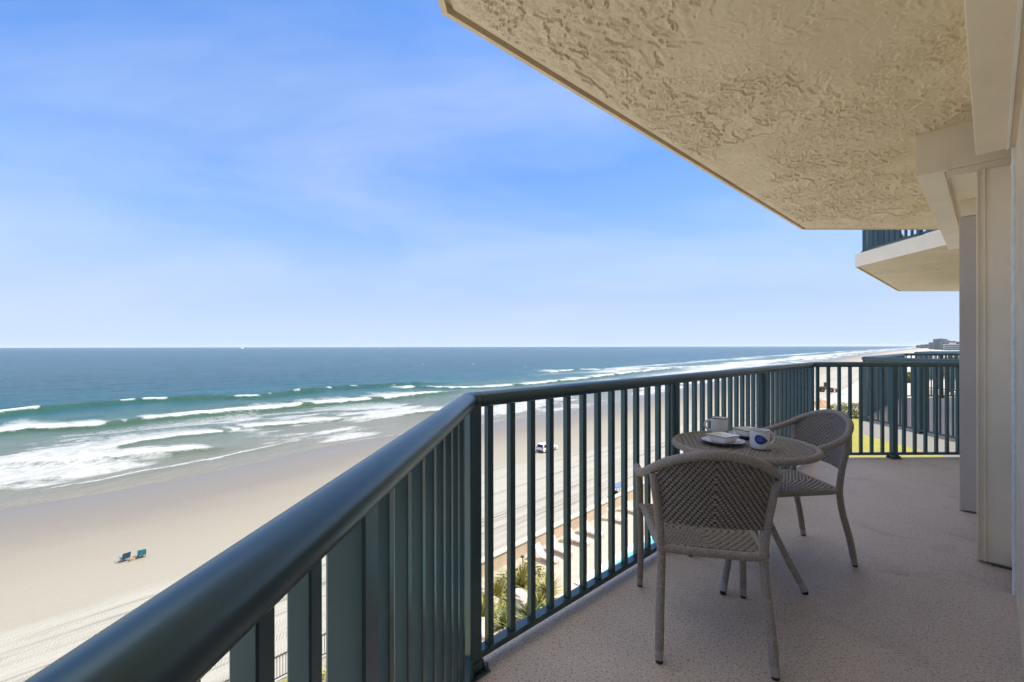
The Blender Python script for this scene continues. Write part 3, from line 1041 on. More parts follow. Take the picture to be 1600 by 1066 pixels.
t = NT("sea_water")
def attr(n_):
    a_ = t.new("ShaderNodeAttribute"); a_.attribute_name = n_; return a_.outputs["Fac"]
vst = t.coords((1, 1, 1))
dp = attr("depth_m"); fo = attr("foam")
dpn = t.math('DIVIDE', dp, 200.0)
wob = t.noise(t.coords((0.006, 0.02, 0.02)), 1.0, 4)
body = t.ramp(t.math('ADD', dpn, t.math('MULTIPLY', t.math('SUBTRACT', wob, 0.5), 0.10)), [(0.0, (0.185, 0.165, 0.135)), (0.06, (0.150, 0.145, 0.117)), (0.18, (0.098, 0.118, 0.098)), (0.32, (0.046, 0.092, 0.082)), (0.46, (0.006, 0.058, 0.074)), (0.75, (0.002, 0.042, 0.062)), (1.0, (0.002, 0.036, 0.055))])
streak = t.noise(t.coords((0.020, 0.09, 0.09)), 1.0, 5, 0.6)
body = t.mix(t.ramp(streak, [(0.35, 0.0), (0.70, 0.50)]), body, t.mix(0.55, body, (0.040, 0.110, 0.120)))
f1 = t.noise(t.coords((0.75, 1.7, 1)), 1.0, 8, 0.74, 1.0)
f2 = t.noise(t.coords((3.6, 5.2, 1)), 1.0, 4, 0.6, 0.5)
fn = t.math('ADD', t.math('MULTIPLY', f1, 0.75), t.math('MULTIPLY', f2, 0.25))
thr = t.math('SUBTRACT', 0.785, t.math('MULTIPLY', fo, 0.66))
fm = t.math('MULTIPLY_ADD', t.math('SUBTRACT', fn, thr), 3.6, 0.12, clamp=True)
fm = t.math('MULTIPLY', fm, 0.92)
fm = t.math('MULTIPLY', fm, t.ramp(fo, [(0.03, 0.0), (0.14, 1.0)]))
body = t.mix(t.math('MULTIPLY', attr('swell'), 0.75), body, (0.030, 0.066, 0.036))     # thin green water in the wave faces
base = t.mix(fm, body, (0.47, 0.475, 0.47))
r1 = t.noise(t.coords((0.22, 0.55, 0.5)), 1.0, 6, 0.62)
r2 = t.noise(t.coords((1.6, 3.2, 3)), 1.0, 3, 0.6)
nb = t.bump(t.math('ADD', r1, t.math('MULTIPLY', r2, 0.16)), 0.85, 0.9)
M["sea"] = t.set(base=base, rough=t.math('ADD', t.math('MULTIPLY', fm, 0.45), 0.20), spec=0.09, normal=nb, ior=1.33)
mw = Matrix.Rotation(math.pi / 2 - THE, 4, 'Z')
sea = grid_mesh("sea", np.stack([S, T, Z], -1), M["sea"], None, mask=dep > -1.6, attrs=dict(foam=foam, swell=swell, depth_m=np.clip(dep, 0, 400)))
sea.matrix_world = Matrix.Translation((0, 0, ZB + 0.012)) @ mw
tag(sea, kind="structure")

# --- sand
ss = np.concatenate([np.linspace(-120, -30, 20)[:-1], np.linspace(-30, 160, 480)[:-1], np.geomspace(160, 6000, 90)])
tn = np.linspace(0, 1, 260)
SS, TT = np.meshgrid(ss, tn, indexing='ij')
tse = interp(shore, SS)
T2 = 17.0 + (tse + 2.5 - 17.0) * TT
dsh = tse - T2                                   # metres up the beach from the swash edge
ZS = 0.02 * np.clip(dsh, -3, 25) * 0.25 - 0.01
trk = sstep(26, 30, dsh)
ruts = (np.abs(np.sin(T2 * 1.9 + 2.2 * fbm(SS * 0.03, T2 * 0.05, 3))) ** 8) * sstep(0.42, 0.62, fbm(SS * 0.01 + 4, T2 * 0.9, 3))
ZS += trk * (0.05 * (fbm(SS * 0.8, T2 * 0.9, 4) - 0.5) - 0.05 * ruts)
t = NT("beach_sand")
ds = attr2 = None
def attr(n_):
    a_ = t.new("ShaderNodeAttribute"); a_.attribute_name = n_; return a_.outputs["Fac"]
ds = attr("up_beach"); dn = t.math('DIVIDE', ds, 60.0)
wb = t.noise(t.coords((0.05, 0.22, 0.2)), 1.0, 5, 0.6)
dn = t.math('ADD', dn, t.math('MULTIPLY', t.math('SUBTRACT', wb, 0.5), 0.10))
sand = t.ramp(dn, [(0.0, (0.135, 0.118, 0.095)), (0.06, (0.150, 0.132, 0.107)), (0.17, (0.168, 0.147, 0.119)), (0.30, (0.216, 0.195, 0.156)), (0.42, (0.246, 0.226, 0.184)), (0.475, (0.252, 0.233, 0.192)), (0.50, (0.292, 0.277, 0.238)), (1.0, (0.310, 0.297, 0.262))])
dry = t.ramp(dn, [(0.47, 0.0), (0.51, 1.0)])
s1 = t.noise(t.coords((0.012, 0.85, 0.5)), 1.0, 6, 0.62, 0.25)
s2 = t.noise(t.coords((0.05, 2.6, 1)), 1.0, 4, 0.6, 0.2)
lines_ = t.math('MULTIPLY', t.ramp(s1, [(0.52, 0.0), (0.60, 1.0)]), t.ramp(s2, [(0.42, 0.0), (0.60, 1.0)]))
sand = t.mix(t.math('MULTIPLY', t.math('MULTIPLY', lines_, dry), 0.95), sand, (0.165, 0.147, 0.122))
blot = t.noise(t.coords((0.35, 0.7, 0.5)), 1.0, 6, 0.7)
sand = t.mix(t.math('MULTIPLY', t.ramp(blot, [(0.50, 0.0), (0.75, 0.5)]), dry), sand, (0.245, 0.224, 0.188))
# tread marks: short ribs across the wheel tracks
wv = t.new("ShaderNodeTexWave"); wv.bands_direction = 'X'; wv.inputs["Scale"].default_value = 2.3; wv.inputs["Distortion"].default_value = 4.5; wv.inputs["Detail"].default_value = 2
mpp = t.new("ShaderNodeMapping"); mpp.inputs["Rotation"].default_value = (0, 0, R(24)); 
tcx = t.new("ShaderNodeTexCoord"); t.link(tcx.outputs["Object"], mpp.inputs[0]); t.link(mpp.outputs[0], wv.inputs["Vector"])
lanes = t.ramp(t.noise(t.coords((0.006, 1.6, 0.5)), 1.0, 3, 0.5), [(0.50, 0.0), (0.54, 1.0), (0.58, 1.0), (0.62, 0.0)])
tread = t.math('MULTIPLY', t.math('MULTIPLY', wv.outputs["Fac"], lanes), dry)
hsum = t.math('ADD', t.math('MULTIPLY', tread, 0.05), t.math('MULTIPLY', t.math('MULTIPLY', blot, dry), 0.16))
hsum = t.math('SUBTRACT', hsum, t.math('MULTIPLY', t.math('MULTIPLY', lines_, dry), 0.10))
nb = t.bump(hsum, 0.8, 0.6)
nb = t.bump(t.noise(t.coords((2.2, 3.4, 4)), 1.0, 6, 0.75), 0.45, 0.10, nb)
M["sand"] = t.set(base=sand, rough=t.ramp(dn, [(0.0, 0.28), (0.10, 0.42), (0.24, 0.65), (0.4, 0.85)]), spec=t.ramp(dn, [(0.0, 0.5), (0.22, 0.3), (0.4, 0.15)]), normal=nb)
sand_o = grid_mesh("sand_beach", np.stack([SS, T2, ZS], -1)[:, ::-1], M["sand"], None, attrs=dict(up_beach=np.clip(dsh, 0, 200)[:, ::-1]))
sand_o.matrix_world = Matrix.Translation((0, 0, ZB)) @ mw
tag(sand_o, kind="structure")

# --- the land behind, one sheet, with lawn, pool deck and planting bed laid on it
ZD = ZB + 0.75                                   # level of the pool deck
DD = ZC - ZD
def flat(name, corners, z, mat):
    m = MB(); m.add([(*st(a, b), z) for a, b in corners], [tuple(range(len(corners)))])
    o = m.build(name, mat); tag(o, kind="structure"); return o
TW = 21.0                                        # the sea wall
gm = pmat("packed_ground", (0.24, 0.22, 0.17), 0.9, var=0.25, vscale=0.05)
flat("ground", [(-400, TW), (-400, -900), (9000, -900), (9000, TW)], ZD - 0.03, gm)
M["bounce_terrace"] = pmat("bounce_concrete", (0.72, 0.69, 0.63), 0.8, var=0.06, vscale=0.3)  # unseen pale paving, added to bounce sunlight up to the balcony ceiling
M["sand2"] = pmat("dry_back_sand", (0.355, 0.325, 0.27), 0.9, var=0.12, vscale=0.15, bump=0.6, bscale=1.5, bdist=0.15)
t = NT("lawn_grass")
vec = t.coords((1, 1, 1))
gb = t.ramp(t.noise(vec, 0.6, 6, 0.7), [(0.3, (0.22, 0.205, 0.035)), (0.7, (0.32, 0.275, 0.060))])
gb = t.mix(t.ramp(t.noise(vec, 26.0, 3, 0.7), [(0.35, 0.0), (0.7, 0.4)]), gb, (0.15, 0.145, 0.03))
M["lawn"] = t.set(base=gb, rough=0.8, spec=0.2, normal=t.bump(t.noise(vec, 30.0, 4, 0.7), 0.7, 0.08))
t = NT("pool_deck_pavers")
vec = t.coords((1, 1, 1), (0, 0, -(math.pi / 2 - THE)))
bk = t.new("ShaderNodeTexBrick"); t.link(vec, bk.inputs["Vector"])
bk.inputs["Scale"].default_value = 1.0; bk.inputs["Brick Width"].default_value = 0.42; bk.inputs["Row Height"].default_value = 0.21; bk.inputs["Mortar Size"].default_value = 0.006
bk.inputs["Color1"].default_value = (0.36, 0.29, 0.235, 1); bk.inputs["Color2"].default_value = (0.41, 0.335, 0.275, 1); bk.inputs["Mortar"].default_value = (0.30, 0.24, 0.20, 1)
M["deck"] = t.set(base=t.mix(t.ramp(t.noise(vec, 0.8, 5), [(0.4, 0.0), (0.8, 0.35)]), bk.outputs["Color"], (0.42, 0.36, 0.30)), rough=0.8, spec=0.2)
flat("pool_deck", [(21.5, TW - 0.1), (21.5, 3), (52, 3), (52, TW - 0.1)], ZD, M["deck"])
flat("back_beach", [(116.2, TW + 0.3), (116.2, -6), (5000, -30), (5000, TW + 0.3)], ZD - 0.015, M["sand2"])
flat("lawn", [(52, TW - 0.2), (52, -2), (116, -2), (116, TW - 0.2)], ZD + 0.004, M["lawn"])
flat("bounce_terrace", [(21.6, 15.0), (21.6, 0.2), (52, 0.2), (52, 7.4), (47, 7.4), (47, 15.0)], ZD + 0.006, M["bounce_terrace"])
flat("bounce_terrace", [(-40, 13.5), (-40, 0.2), (20, 0.2), (20, 9.5), (12, 13.5)], ZD + 0.010, M["bounce_terrace"])
flat("lawn", [(-40, TW - 0.1), (-40, 0), (8, 0), (8, TW - 0.1)], ZD + 0.004, M["lawn"])
bed = pmat("bed_soil", (0.30, 0.27, 0.20), 0.9, var=0.35, vscale=1.2, bump=0.8, bscale=5, bdist=0.1)
flat("planting_bed", [(8, TW - 0.1), (8, 6), (21.5, 6), (21.5, TW - 0.1)], ZD + 0.006, bed)
water = pmat("pool_water", (0.10, 0.36, 0.42), 0.06, var=0.10, vscale=1.0, bump=0.3, bscale=2.0, bdist=0.05)
flat("pool_water", [(23.4, 15.6), (23.4, 8.0), (46, 8.0), (46, 15.6)], ZD + 0.02, water)
cop = pmat("pool_coping", (0.62, 0.63, 0.62), 0.6, var=0.06)
m = MB()
rz_st = math.pi / 2 - THE
for (a0, a1, b0, b1) in ((23.0, 46.4, 15.6, 16.15), (23.0, 46.4, 7.45, 8.0), (23.0, 23.4, 8.0, 15.6), (46.0, 46.4, 8.0, 15.6)):
    c = st((a0 + a1) / 2, (b0 + b1) / 2)
    m.box((c[0], c[1], ZD + 0.04), (a1 - a0, b1 - b0, 0.08), rz=rz_st, bev=0.02)
o = m.build("pool_coping", cop); tag(o, "pale coping around the turquoise swimming pool below the balcony", "pool edge")
# sea wall: solid along the deck; picket fence where the lawn starts
sw = empty("sea_wall", (*st(12.4, TW), ZD)); sw.rotation_euler = (0, 0, rz_st)
tag(sw, "long tan concrete sea wall with a pale cap between the sand and the pool deck", "wall")
m = MB(); m.box((51.8, 0.0, 0.05), (103.6, 0.24, 1.8), bev=0.01); m.build("wall", pmat("tan_concrete", (0.42, 0.33, 0.23), 0.85, var=0.15, vscale=0.6, bump=0.4, bscale=9, bdist=0.02), sw)
m = MB(); m.box((51.8, 0.0, 1.01), (103.8, 0.42, 0.12), bev=0.02); m.build("wall_cap", pmat("pale_cap", (0.52, 0.45, 0.36), 0.8, var=0.1), sw)
fc = empty("picket_fence", (*st(-16, TW), ZD)); fc.rotation_euler = (0, 0, rz_st)
tag(fc, "dark metal picket fence between the lawn and the sand, far below", "fence")
dm = pmat("fence_metal", (0.03, 0.035, 0.035), 0.5)
L = 28.2
m = MB(); m.box((L / 2, 0, 1.12), (L, 0.045, 0.04)); m.build("top_rail", dm, fc)
m = MB(); m.box((L / 2, 0, 0.18), (L, 0.04, 0.035)); m.build("bottom_rail", dm, fc)
p0 = None
for k in range(10):
    if p0 is None:
        m = MB(); m.box((0, 0, 0.585), (0.06, 0.06, 1.17), bev=0.006); p0 = m.build("post", dm, fc); q = p0
    else: q = copy_tree(p0, fc)
    q.location = (0.1 + k * (L - 0.2) / 9, 0, 0)
p0 = None
for k in range(99):
    x = 15.75 + k * 0.125
    if p0 is None:
        m = MB(); m.box((0, 0, 0.65), (0.020, 0.020, 0.91)); p0 = m.build("picket", dm, fc); q = p0
    else: q = copy_tree(p0, fc)
    q.location = (x, 0, 0)

# ------------------------------------------------------------------ loungers by the sea wall
def make_lounger():
    root = empty("sun_lounger")
    wm = pmat("white_resin", (0.66, 0.60, 0.52), 0.5, var=0.05)
    for sx in (-1, 1):
        m = MB(); m.sweep([(sx * 0.31, -0.95, 0.34), (sx * 0.31, 0.35, 0.34)], [(-0.025, -0.03), (0.025, -0.03), (0.025, 0.03), (-0.025, 0.03)], smooth=False)
        m.build("side_rail", wm, root)
    m = MB()
    for k in range(15): m.box((0, -0.92 + k * 0.088, 0.355), (0.58, 0.074, 0.018))
    m.build("seat", wm, root)
    m = MB()
    rt = Matrix.Rotation(R(52), 3, 'X')
    for k in range(9):
        c = V(0, 0.32, 0.36) + rt @ V(0, 0.05 + k * 0.088, 0)
        m.box(c, (0.58, 0.074, 0.018), rot=rt)
    for sx in (-1, 1):
        c = V(sx * 0.30, 0.32, 0.345) + rt @ V(0, 0.40, 0)
        m.box(c, (0.04, 0.82, 0.04), rot=rt)
    m.build("backrest", wm, root)
    for sx in (-1, 1):
        for y in (-0.85, 0.30):
            m = MB(); m.tube([(sx * 0.31, y, 0.0), (sx * 0.31, y, 0.32)], 0.028, 8); m.build("leg", wm, root)
    return root
l0 = make_lounger()
spots = [(849, 872), (874, 861), (904, 846), (927, 833), (968, 812), (992, 798)]
for i, (px, py) in enumerate(spots):
    o = l0 if i == 0 else copy_tree(l0)
    x, y = ground(px + 6, py + 6, DD)
    s_, t_ = to_st(x, y)
    o.location = (*st(s_, TW - 1.75), ZD + 0.004)
    o.rotation_euler = (0, 0, rz_st + R((4, -3, 6, -2, 3, -5)[i]))
    tag(o, ("white sun lounger nearest the planting bed by the sea wall", "white sun lounger second from the planting bed by the sea wall", "white sun lounger third from the planting bed by the sea wall", "white sun lounger fourth from the planting bed by the sea wall", "white sun lounger last but one along the sea wall, half behind the balusters", "white sun lounger farthest along the sea wall, by the armchair's front leg")[i], "sun lounger", "sun loungers along the sea wall")

# ------------------------------------------------------------------ planting bed
def rock(x, y, z, r, seed, label):
    bm = bmesh.new(); bmesh.ops.create_icosphere(bm, subdivisions=4, radius=1)
    rr_ = random.Random(seed)
    sx, sy, sz = r * rr_.uniform(0.9, 1.3), r * rr_.uniform(0.8, 1.1), r * rr_.uniform(0.6, 0.9)
    pl = [(Vector((rr_.gauss(0, 1), rr_.gauss(0, 1), rr_.gauss(0, 1))).normalized(), rr_.uniform(0.62, 0.85)) for _ in range(9)]
    for v in bm.verts:
        p = v.co.copy()
        for nrm, d in pl:
            q = p.dot(nrm)
            if q > d: p -= nrm * (q - d)
        f = 1 + 0.05 * math.sin(p.x * 9 + seed) * math.sin(p.y * 11) + 0.03 * math.sin(p.z * 23)
        v.co = V(p.x * sx * f, p.y * sy * f, p.z * sz * f)
    me = bpy.data.meshes.new("rock"); bm.to_mesh(me); bm.free()
    me.materials.append(M["rock"])
    o = bpy.data.objects.new("rock", me); col.objects.link(o)
    o.location = (x, y, z + sz * 0.45); o.rotation_euler = (0, 0, rr_.uniform(0, 6))
    tag(o, label, "rock", "boulders in the planting bed")
M["rock"] = pmat("pale_rock", (0.46, 0.40, 0.33), 0.9, var=0.25, vscale=1.6, bump=0.7, bscale=8, bdist=0.05)
for i, (px, py, r, lab) in enumerate([(748, 990, 0.85, "large pale boulder at the near left of the planting bed"), (757, 922, 0.55, "brownish boulder at the foot of the sea wall's left end"), (812, 935, 0.75, "upright white boulder behind the middle of the planting bed"), (768, 935, 0.5, "small pale boulder right of the brownish boulder"), (822, 925, 0.45, "round pale boulder beside the upright white boulder"), (873, 930, 0.5, "pale boulder at the bed's right end by the pool deck"), (1275, 640, 0.9, "boulder on the far sand beside the orange heap")]):
    if i == 6: continue
    x, y = ground(px, py + 12, DD)
    rock(x, y, ZD, r, 11 + i, lab)

def leafmat(name, a, b):
    t = NT(name)
    c = t.ramp(t.noise(t.coords(), 3.0, 3), [(0.3, a), (0.7, b)])
    return t.set(base=c, rough=0.55, spec=0.35)
M["yucca"] = leafmat("yucca_leaf", (0.20, 0.20, 0.045), (0.38, 0.33, 0.10))
M["yucca2"] = leafmat("olive_leaf", (0.10, 0.13, 0.045), (0.20, 0.22, 0.08))
M["cover"] = leafmat("ground_cover_leaf", (0.16, 0.17, 0.035), (0.30, 0.28, 0.08))
def spiky(x, y, z, h, nleaf, mat, label, seed, trunk=0.0, group=None, cat="plant", name="yucca"):
    rr_ = random.Random(seed)
    root = empty(name, (x, y, z))
    tag(root, label, cat, group)
    if trunk > 0:
        m = MB(); m.tube([(0, 0, -0.05), (0.05, 0.02, trunk * 0.5), (0.02, 0.0, trunk)], [0.16, 0.12, 0.10], 10)
        m.build("trunk", pmat("fibrous_trunk", (0.20, 0.15, 0.10), 0.9, var=0.3, vscale=9), root)
    m = MB()
    for k in range(nleaf):
        az = rr_.uniform(0, 2 * math.pi); el0 = rr_.uniform(R(12), R(86)); L_ = h * rr_.uniform(0.7, 1.05); wd = 0.022 * h + 0.012
        p = V(0, 0, trunk) ; d = V(math.cos(az) * math.cos(el0), math.sin(az) * math.cos(el0), math.sin(el0))
        sd = V(-math.sin(az), math.cos(az), 0)
        vs = []
        n_ = 6
        for i in range(n_ + 1):
            f = i / n_
            ww = wd * (0.6 + 1.4 * f if f < 0.3 else 1.02 * (1.0 - ((f - 0.3) / 0.7) ** 1.6)) + 0.002
            up_ = sd.cross(d).normalized()
            vs += [p + sd * ww, p + up_ * (-0.25 * ww), p - sd * ww]
            p = p + d * (L_ / n_); d = (d + V(0, 0, -0.10 * (1.1 - math.sin(el0)) )).normalized()
        fs = []
        for i in range(n_):
            for j in range(2): fs.append((i * 3 + j, i * 3 + j + 1, i * 3 + j + 4, i * 3 + j + 3))
        m.add(vs, fs)
    m.build("leaves", mat, root)
    return root
GY = "spiky plants in the planting bed"
for i, (px, py, h, n_, mt, tr, lab) in enumerate([
    (752, 962, 1.5, 120, "yucca", 0.3, "big spiky yucca at the bed's left end, against the corner post"),
    (815, 912, 1.5, 130, "yucca", 0.35, "tall green yucca behind the white boulder"),
    (855, 918, 1.3, 110, "yucca", 0.2, "green yucca nearest the first sun lounger"),
    (828, 955, 1.3, 90, "yucca2", 0.1, "dark olive spiky plant in the middle of the bed"),
    (786, 965, 1.1, 80, "yucca2", 0.0, "small olive spiky plant left of the bed's middle"),
    (776, 925, 1.2, 90, "yucca", 0.15, "yellowish yucca close under the sea wall"),
    (842, 935, 1.0, 80, "yucca", 0.0, "low yellow green yucca right of the white boulder")]):
    x, y = ground(px, py + 14, DD)
    spiky(x, y, ZD, h, n_, M[mt], lab, 40 + i, tr, GY)
# low ground cover: one mass of small leaves
m = MB(); rr_ = random.Random(3)
for k in range(5200):
    s_ = rr_.uniform(8.5, 23.0); tt_ = rr_.uniform(10.5, 20.0)
    if vnoise(np.array([s_ * 0.6]), np.array([tt_ * 0.6]))[0] < 0.36: continue
    if s_ > 21.3 and tt_ < 16.0: continue
    c = V(*st(s_, tt_), ZD + rr_.uniform(0.02, 0.42))
    a_ = V(rr_.gauss(0, 1), rr_.gauss(0, 1), rr_.gauss(0.2, 0.6)).normalized(); b_ = a_.cross(V(rr_.gauss(0, 1), rr_.gauss(0, 1), rr_.gauss(0, 1))).normalized()
    L_ = rr_.uniform(0.10, 0.22)
    m.add([c - a_ * L_, c + b_ * L_ * 0.4, c + a_ * L_, c - b_ * L_ * 0.4], [(0, 1, 2, 3)])
o = m.build("ground_cover", M["cover"]); tag(o, "low yellow green ground cover in the planting bed", "ground cover", kind="stuff")
# white shower post by the wall
x, y = ground(793, 928, DD)
sp = empty("shower_post", (x, y, ZD)); tag(sp, "slim white outdoor shower post standing in front of the sea wall", "shower")
wp = pmat("white_post", (0.72, 0.71, 0.68), 0.5, var=0.05)
m = MB(); m.box((0, 0, 1.0), (0.13, 0.13, 2.0), bev=0.01); m.build("post", wp, sp)
m = MB(); m.tube([(0, -0.06, 1.2), (-0.22, -0.10, 1.24)], 0.02, 8); m.lathe([(0.0, 0.03), (0.05, 0.02), (0.06, -0.02), (0.0, -0.02)], (-0.24, -0.10, 1.22), 12); m.build("tap", dm, sp)
x, y = ground(816, 915, DD)
lt = empty("path_light", (x, y, ZD)); tag(lt, "small dark path light on a thin stem above the tall yucca", "light")
m = MB(); m.tube([(0, 0, 0), (0, 0, 1.75)], 0.025, 8); m.build("stem", pmat("rust_stem", (0.30, 0.20, 0.13), 0.7), lt)
m = MB(); m.lathe([(0.0, 0.10), (0.10, 0.07), (0.14, 0.0), (0.10, -0.03), (0.0, -0.03)], (0, 0, 1.76), 14); m.build("shade", dm, lt)


# ------------------------------------------------------------------ on the sand
def make_car(label, x, y, rz, paint, group=None, z=ZB + 0.03, name="parked_car", cat="car", rack=False):
    root = empty(name, (x, y, z), rz)
    tag(root, label, cat, group)
    pm = pmat(name + "_paint", paint, 0.25, var=0.03, coat=0.6)
    gl = M.setdefault("car_glass", pmat("car_glass", (0.015, 0.018, 0.02), 0.08, var=0.1))
    # x forward; side outline swept across the width with tumblehome
    prof = [(-2.35, 0.42), (-2.38, 0.75), (-2.30, 1.05), (-2.12, 1.62), (-1.90, 1.74), (0.15, 1.76), (0.45, 1.66), (1.02, 1.12), (2.10, 0.98), (2.32, 0.80), (2.36, 0.45), (2.10, 0.32), (-2.15, 0.32)]
    ys = [(-0.93, 0.0), (-0.90, 1.0), (0.90, 1.0), (0.93, 0.0)]
    vs = []
    for lev in (-1, -0.86, 0.86, 1):
        for (px_, pz) in prof:
            wdt = 0.94 - (0.17 * max(0, pz - 1.0) / 0.76)
            inset = 0.0 if abs(lev) < 1 else 0.05
            cxn, czn = px_ * (1 - inset * 0.4), pz if abs(lev) < 1 else 0.32 + (pz - 0.32) * (1 - inset)
            vs.append((cxn, wdt * (1 if abs(lev) == 1 else 0.90) * (1 if lev > 0 else -1), czn))
    n_ = len(prof); fs = []
    for i in range(3):
        for j in range(n_): fs.append((i * n_ + j, i * n_ + (j + 1) % n_, (i + 1) * n_ + (j + 1) % n_, (i + 1) * n_ + j))
    fs.append(tuple(range(n_ - 1, -1, -1))); fs.append(tuple(range(3 * n_, 4 * n_)))
    m = MB(); m.add(vs, fs); m.build("body", pm, root)
    for sy in (-1, 1):
        for (a0, a1) in ((-2.0, -1.25), (-1.15, -0.30), (-0.20, 0.62)):
            m = MB()
            top = lambda q: 1.60 if q < 0.2 else 1.60 - (q - 0.2) * 0.62
            yb, yt = 0.932, 0.846
            qs = [(a0, yb, 1.10), (a1 + (0.18 if a1 > 0.5 else 0), yb, 1.10), (a1, yt, top(a1)), (a0 + (0.08 if a0 < -1.9 else 0), yt, top(a0))]
            m.add([(p[0], sy * (p[1] + 0.012), p[2]) for p in qs] + [(p[0], sy * (p[1] - 0.03), p[2]) for p in qs], [(0, 1, 2, 3), (7, 6, 5, 4), (0, 4, 5, 1), (1, 5, 6, 2), (2, 6, 7, 3), (3, 7, 4, 0)])
            m.build("window", gl, root)
        for wx in (-1.45, 1.42):
            m = MB(); m.tube([(wx, sy * 0.72, 0.35), (wx, sy * 0.955, 0.35)], 0.35, 22)
            wo = m.build("wheel", M["rubber"], root)
            m = MB(); m.tube([(wx, sy * 0.94, 0.35), (wx, sy * 0.965, 0.35)], 0.21, 16)
            m.build("rim", M["cap"], wo)
        m = MB(); m.box((-2.345, sy * 0.74, 0.98), (0.06, 0.16, 0.34), bev=0.01); m.build("tail_light", M.setdefault("tail", pmat("tail_lens", (0.35, 0.02, 0.03), 0.2)), root)
    m = MB(); m.add([(-2.325, -0.66, 1.12), (-2.325, 0.66, 1.12), (-2.155, 0.62, 1.58), (-2.155, -0.62, 1.58), (-2.25, -0.66, 1.12), (-2.25, 0.66, 1.12), (-2.08, 0.62, 1.58), (-2.08, -0.62, 1.58)], [(3, 2, 1, 0), (4, 5, 6, 7), (0, 1, 5, 4), (2, 3, 7, 6)]); m.build("rear_window", gl, root)
    m = MB(); m.add([(1.03, -0.74, 1.14), (1.03, 0.74, 1.14), (0.50, 0.68, 1.64), (0.50, -0.68, 1.64), (0.9, -0.74, 1.10), (0.9, 0.74, 1.10), (0.4, 0.68, 1.60), (0.4, -0.68, 1.60)], [(0, 1, 2, 3), (7, 6, 5, 4), (0, 4, 5, 1), (2, 6, 7, 3)]); m.build("windscreen", gl, root)
    m = MB(); m.box((-2.36, 0, 0.52), (0.12, 1.7, 0.22), bev=0.03); m.box((2.34, 0, 0.50), (0.10, 1.7, 0.20), bev=0.03); m.build("bumper", M.setdefault("bump", pmat("bumper_plastic", (0.10, 0.10, 0.10), 0.6)), root)
    if rack:
        m = MB()
        for sy in (-1, 1): m.tube([(-1.7, sy * 0.62, 1.76), (-1.6, sy * 0.62, 1.84), (-0.1, sy * 0.62, 1.84), (0.0, sy * 0.62, 1.76)], 0.025, 8)
        for xx in (-1.3, -0.5): m.tube([(xx, -0.62, 1.84), (xx, 0.62, 1.84)], 0.022, 8)
        m.build("roof_rack", M["bump"], root)
    return root
rz_s = math.pi / 2 - THE
x, y = ground(846, 708)
suv = make_car("white sport utility vehicle with a roof rack driving on the open sand", x + 1.3 * sT, y + 1.3 * cT, rz_s, (0.62, 0.63, 0.64), name="sport_utility_vehicle", cat="car", rack=True)

suv.scale = (0.74, 0.74, 0.78)

def beach_chair(label, x, y, rz, ca, cb):
    root = empty("beach_chair", (x, y, ZB + 0.06), rz)
    tag(root, label, "beach chair", "folding chairs on the sand")
    root.scale = (0.86, 0.86, 0.82)
    al = M["cap"]
    m = MB()
    for sx in (-1, 1):
        m.tube([(sx * 0.28, 0.30, 0.0), (sx * 0.28, -0.28, 0.40), (sx * 0.28, -0.42, 0.85)], 0.014, 6)
        m.tube([(sx * 0.28, -0.30, 0.0), (sx * 0.28, 0.28, 0.34), (sx * 0.28, 0.30, 0.52)], 0.014, 6)
        m.tube([(sx * 0.29, 0.32, 0.53), (sx * 0.29, -0.34, 0.58)], 0.022, 6)
    m.build("frame", al, root)
    m = MB(); m.sweep([(0, 0.27, 0.335), (0, 0.0, 0.30), (0, -0.27, 0.33)], [(-0.27, -0.008), (0.27, -0.008), (0.27, 0.008), (-0.27, 0.008)], smooth=False); m.build("seat", ca, root)
    m = MB(); m.sweep([(0, -0.28, 0.36), (0, -0.36, 0.62), (0, -0.43, 0.88)], [(-0.27, -0.008), (0.27, -0.008), (0.27, 0.008), (-0.27, 0.008)], up=(0, 1, 0), smooth=False); m.build("backrest", cb, root)
    return root
teal = pmat("teal_canvas", (0.02, 0.20, 0.24), 0.8, var=0.15); navy = pmat("navy_canvas", (0.012, 0.06, 0.10), 0.8, var=0.15)
x1, y1 = ground(194, 879); x2, y2 = ground(221, 873)
rzc = rz_s + R(14)
beach_chair("dark navy beach chair low on the sand, left of the teal one", x1, y1, rzc, navy, navy)
beach_chair("empty teal beach chair on the sand, facing the surf", x2, y2, rz_s - R(6), navy, teal)
for (px, py, nm, lab, c) in ((206, 878, "beach_bag", "small tan beach bag lying between the two beach chairs", (0.30, 0.20, 0.12)), (212, 876, "cooler", "small dark cooler beside the teal beach chair", (0.05, 0.06, 0.06))):
    x, y = ground(px, py)
    root = empty(nm, (x, y, ZB + 0.06), rz_s); tag(root, lab, nm.replace("_", " "))
    m = MB(); m.box((0, 0, 0.11), (0.34, 0.22, 0.22), bev=0.04); m.build("body", pmat(nm + "_cloth", c, 0.8, var=0.2), root)
    m = MB(); m.tube([(-0.12, 0, 0.21), (-0.10, 0, 0.30), (0.10, 0, 0.30), (0.12, 0, 0.21)], 0.012, 6); m.build("handle", pmat(nm + "_strap", tuple(q * 0.6 for q in c), 0.8), root)

